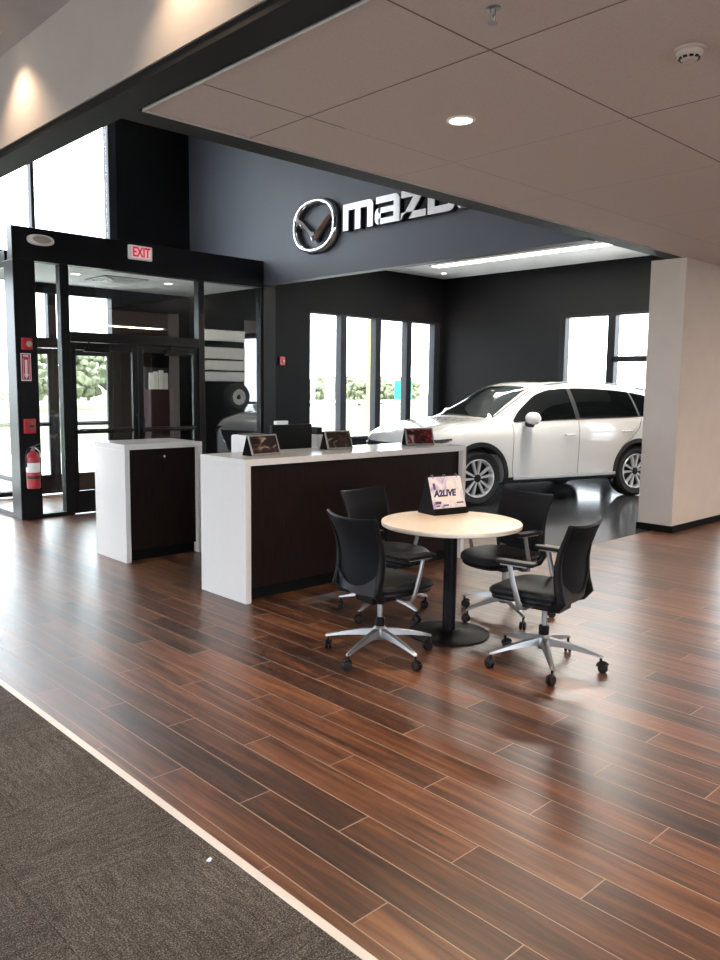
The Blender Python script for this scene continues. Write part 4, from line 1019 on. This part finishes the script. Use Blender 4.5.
b.faces.new(rings[0]); b.faces.new(rings[-1][::-1]); obj('lens', b, M['beige_plastic'], t, smooth=True)
t = thing('fire_strobe', 'red square fire alarm strobe high on the black corner post', 'fire alarm', (3.665, VA, 2.075))
b = BM(); box(b, -0.058, 0.058, -0.05, 0, -0.068, 0.068); obj('housing', b, M['red'], t, bevel=0.008)
b = BM(); lathe(b, [(0.034, 0), (0.030, 0.018), (0.015, 0.028), (0.001, 0.03)], 20, Matrix.Translation((0.018, -0.05, 0.0)) @ Matrix.Rotation(PI/2, 4, 'X')); obj('strobe_lens', b, M['beige_plastic'], t, smooth=True)
t = thing('extinguisher_sign', 'tall red sign with a white down arrow under the strobe', 'sign', (3.655, VA, 1.805))
b = BM(); box(b, -0.058, 0.058, -0.006, 0, -0.16, 0.16); obj('plate', b, M['white_print'], t)
b = BM(); box(b, -0.050, 0.050, -0.0075, -0.005, -0.145, 0.152); obj('red_field', b, M['red_print'], t)
b = BM(); prism(b, [(-0.014, 0.085), (0.014, 0.085), (0.014, -0.085), (0.034, -0.075), (0.0, -0.135), (-0.034, -0.075), (-0.014, -0.085)], 0.0075, 0.009, lambda u, v, d: Vector((u, -d, v))); obj('arrow', b, M['white_print'], t)
b = text_bm('FIRE', 0.034, lambda u, v, d: Vector((u, -0.0085-d, 0.130+v)), 0.001, 0.0008); obj('lettering', b, M['white_print'], t)
b = BM(); box(b, -0.035, -0.031, -0.0085, -0.007, -0.14, 0.10); box(b, 0.031, 0.035, -0.0085, -0.007, -0.14, 0.10); obj('border_lines', b, M['white_print'], t)
t = thing('alarm_pull_station', 'red alarm box between the arrow sign and the extinguisher', 'fire alarm', (3.665, VA, 1.117))
b = BM(); box(b, -0.066, 0.066, -0.045, 0, -0.085, 0.085); obj('housing', b, M['red'], t, bevel=0.006)
b = BM(); box(b, -0.02, 0.055, -0.05, -0.044, -0.06, 0.06); obj('face_plate', b, mat('worn_brown_red', (0.24, 0.06, 0.05), 0.5, var=0.2), t, bevel=0.004)
b = BM(); box(b, -0.010, 0.045, -0.058, -0.048, -0.012, 0.012); obj('pull_bar', b, M['maroon'], t, bevel=0.003)
# extinguisher
t = thing('fire_extinguisher', 'red fire extinguisher with a white label hung on the black corner post', 'fire extinguisher', (3.66, VA-0.095, 0.385))
b = BM(); lathe(b, [(0.001, 0), (0.068, 0), (0.076, 0.010), (0.076, 0.355), (0.068, 0.395), (0.045, 0.425), (0.026, 0.435), (0.024, 0.455), (0.001, 0.455)], 36); obj('cylinder', b, M['red'], t, smooth=True)
b = BM(); lathe(b, [(0.0768, 0.195), (0.0775, 0.197), (0.0775, 0.305), (0.0768, 0.307)], 36, cap=False); obj('paper_label', b, M['paper'], t, smooth=True)
b = BM(); lathe(b, [(0.0768, 0.120), (0.079, 0.122), (0.079, 0.150), (0.0768, 0.152)], 36, cap=False); box(b, -0.02, 0.02, 0.07, 0.095, 0.11, 0.16); obj('bracket_strap', b, M['maroon'], t, smooth=True)
b = BM(); lathe(b, [(0.020, 0.45), (0.022, 0.46), (0.022, 0.49), (0.001, 0.492)], 18); obj('valve', b, M['alu'], t, smooth=True)
b = BM(); tube(b, [(-0.03, -0.0, 0.485), (0.02, 0, 0.50), (0.085, 0, 0.525)], [0.010, 0.010, 0.007], 8, True, 1, 0.6); tube(b, [(-0.02, 0, 0.478), (0.03, 0, 0.482), (0.075, 0, 0.475)], [0.008, 0.008, 0.006], 8, True, 1, 0.6); obj('lever', b, M['alu'], t, smooth=True)
b = BM(); tube(b, [(-0.02, -0.01, 0.48), (-0.06, -0.02, 0.46), (-0.085, -0.02, 0.40), (-0.086, -0.015, 0.32), (-0.084, -0.01, 0.26)], [0.009, 0.009, 0.009, 0.009, 0.012], 10); obj('hose', b, M['plastic_black'], t, smooth=True)
b = BM(); tube(b, [(0.015, -0.03, 0.485), (0.06, -0.055, 0.44), (0.068, -0.058, 0.37)], 0.006, 8); obj('inspection_tag', b, M['paper'], t, smooth=True)
# alarm on the far black wall
t = thing('fire_strobe', 'small red alarm on the black wall right of the entrance', 'fire alarm', (8.975, AF, 2.07))
b = BM(); box(b, -0.06, 0.06, -0.045, 0, -0.075, 0.075); obj('housing', b, M['red'], t, bevel=0.008)
b = BM(); lathe(b, [(0.03, 0), (0.026, 0.018), (0.001, 0.026)], 18, Matrix.Translation((0.012, -0.045, 0)) @ Matrix.Rotation(PI/2, 4, 'X')); obj('strobe_lens', b, M['beige_plastic'], t, smooth=True)
# brochure rack in the vestibule
t = thing('brochure_rack', 'maroon rack with white papers inside the entrance box', 'rack', (6.28, 11.0, 0))
b = BM(); box(b, -0.20, 0.20, 0, 0.25, 0, 1.55); obj('cabinet', b, M['maroon'], t, bevel=0.01)
b = BM(); box(b, -0.20, 0.20, 0.16, 0.20, 1.55, 1.88); obj('back_board', b, M['plastic_grey'], t)
for k in range(4):
    x = -0.16+0.085*k; b = BM(); box(b, x, x+0.075, 0.10+0.01*(k % 2), 0.115+0.01*(k % 2), 1.55, 1.80+0.02*(k % 3), Matrix.Identity(4)); obj('paper_leaflet', b, M['paper'], t)

b = BM(); bmesh.ops.create_icosphere(b, subdivisions=2, radius=0.008)
for v in b.verts: v.co = Vector((v.co.x*random.uniform(0.6, 1.6), v.co.y*random.uniform(0.6, 1.6), v.co.z*random.uniform(0.5, 1.2)))
o = obj('paper_scrap', b, M['paper']); o.location = (1.400, 2.191, 0.011); tag(o, 'tiny white scrap lying on the carpet near the white strip', 'scrap')

# ================================================================== OUTDOORS
b = BM(); box(b, -60, 120, AF+0.25, 20, -0.30, -0.12); box(b, BR+0.25, 120, -40, AF+0.25, -0.30, -0.12); box(b, -60, -6.25, -40, AF+0.25, -0.30, -0.12); box(b, -6.25, BR+0.25, -40, -5.25, -0.30, -0.12)
struct('ground_pavement', b, M['asphalt'], 'pale pavement outside the front glass', 'pavement')
b = BM(); box(b, -60, 120, 20, 36, -0.34, -0.15)
struct('ground_lawn', b, M['grass'], 'green lawn between the pavement and the road', 'lawn')
b = BM(); box(b, -90, 160, 36, 48, -0.36, -0.17)
struct('ground_road', b, M['road'], 'grey road crossing beyond the lawn', 'road')
b = BM(); box(b, -120, 220, 48, 160, -0.36, -0.16)
struct('ground_verge', b, M['grass'], 'grass verge beyond the road', 'lawn')
def tree(label, x, y, h, r):
    t = thing('tree', label, 'tree', (x, y, -0.16), random.uniform(0, 6), 'trees beyond the road')
    b = BM(); tube(b, [(0, 0, 0), (0.05, 0, h*0.3), (0, 0.05, h*0.6)], [0.18, 0.14, 0.06], 8); obj('trunk', b, M['bark'], t, smooth=True)
    b = BM()
    for k in range(110):
        a = random.uniform(0, 2*PI); f = random.uniform(0.10, 0.97); prof = math.sin(PI*min(1, f*0.86+0.16))**0.7
        q = math.sqrt(random.random())*r*0.88*prof; zz = h*(0.12+0.84*f); rr = random.uniform(0.20, 0.46)*(h/4.2)**0.5
        res = bmesh.ops.create_icosphere(b, subdivisions=1, radius=rr, matrix=Matrix.Translation((q*math.cos(a), q*math.sin(a), zz)))
        for v in res['verts']: v.co += Vector((random.uniform(-1, 1), random.uniform(-1, 1), random.uniform(-1, 1)))*rr*0.3
    obj('crown', b, M['leaf'], t)
TREES = [(10.5, 52, 4.0, 1.9), (15.3, 55, 4.5, 2.0), (19.6, 52, 4.0, 1.9), (24.3, 55, 4.5, 2.0), (28.6, 52, 4.1, 1.9), (33.2, 55, 4.4, 2.0),
         (47.0, 56, 2.5, 1.95), (54.6, 61, 2.7, 1.95), (53.2, 56, 2.5, 1.95), (61.3, 61, 2.7, 1.95), (59.4, 56, 2.5, 1.95)]
TREES += [(14.2, 64, 5.2, 2.3), (19.4, 66, 5.6, 2.4), (24.8, 64, 5.2, 2.3), (30.6, 66, 5.6, 2.4), (35.8, 64, 5.2, 2.3), (60.8, 70, 3.1, 2.5), (69.2, 74, 3.3, 2.5), (70.0, 70, 3.1, 2.5), (79.2, 74, 3.3, 2.5)]
TLAB = ['tree seen left of the black corner post', 'tree seen through the narrow side pane by the extinguisher', 'tree seen through the left edge of the inner door', 'tree in the middle of the left inner door glass', 'tree at the right edge of the outer door glass', 'tree hidden behind the dark side of the entrance',
        'low tree seen in the first showroom pane', 'low tree near the yellow pole', 'low tree left of the teal sign', 'low tree behind the teal sign', 'low tree right of the teal sign',
        'farther tree left of the corner post', 'farther tree behind the narrow side pane', 'farther tree at the left side of the inner door glass', 'farther tree in the middle of the inner door glass', 'farther tree at the dark edge of the entrance',
        'farther low tree in the second showroom pane', 'farther low tree in the third showroom pane', 'farther low tree behind the teal sign', 'farther low tree in the last showroom pane']
for (x, y, h, r), lb in zip(TREES, TLAB): tree(lb, x, y, h, r)
# teal sign on posts, yellow pole, guard rail
t = thing('road_sign', 'teal road sign on two posts outside the third and fourth panes', 'road sign', (41.7, 39.35, -0.17), R(-45))
b = BM(); box(b, -0.62, 0.62, -0.02, 0.02, 0.95, 2.30); obj('sign_panel', b, M['teal'], t, bevel=0.05)
for x in (-0.35, 0.35):
    b = BM(); box(b, x-0.04, x+0.04, 0.02, 0.08, 0, 2.2); obj('post', b, M['galv'], t)
b = BM(); cyl(b, (0, 0, 0), (0, 0, 7.2), 0.11, 0.09, 16)
o = obj('yellow_pole', b, M['yellow'], smooth=True); o.location = (19.0, 19.5, -0.12); tag(o, 'tall yellow pole outside the second showroom pane', 'pole')
t = thing('guard_rail', 'galvanised guard rail along the far side of the road', 'guard rail', (0, 48.3, -0.16))
b = BM(); box(b, 5, 95, -0.03, 0.03, 0.45, 0.72); obj('rail', b, M['galv'], t)
for k in range(24):
    b = BM(); box(b, 5.5+3.85*k, 5.62+3.85*k, 0.03, 0.12, 0, 0.70); obj('post', b, M['galv'], t)
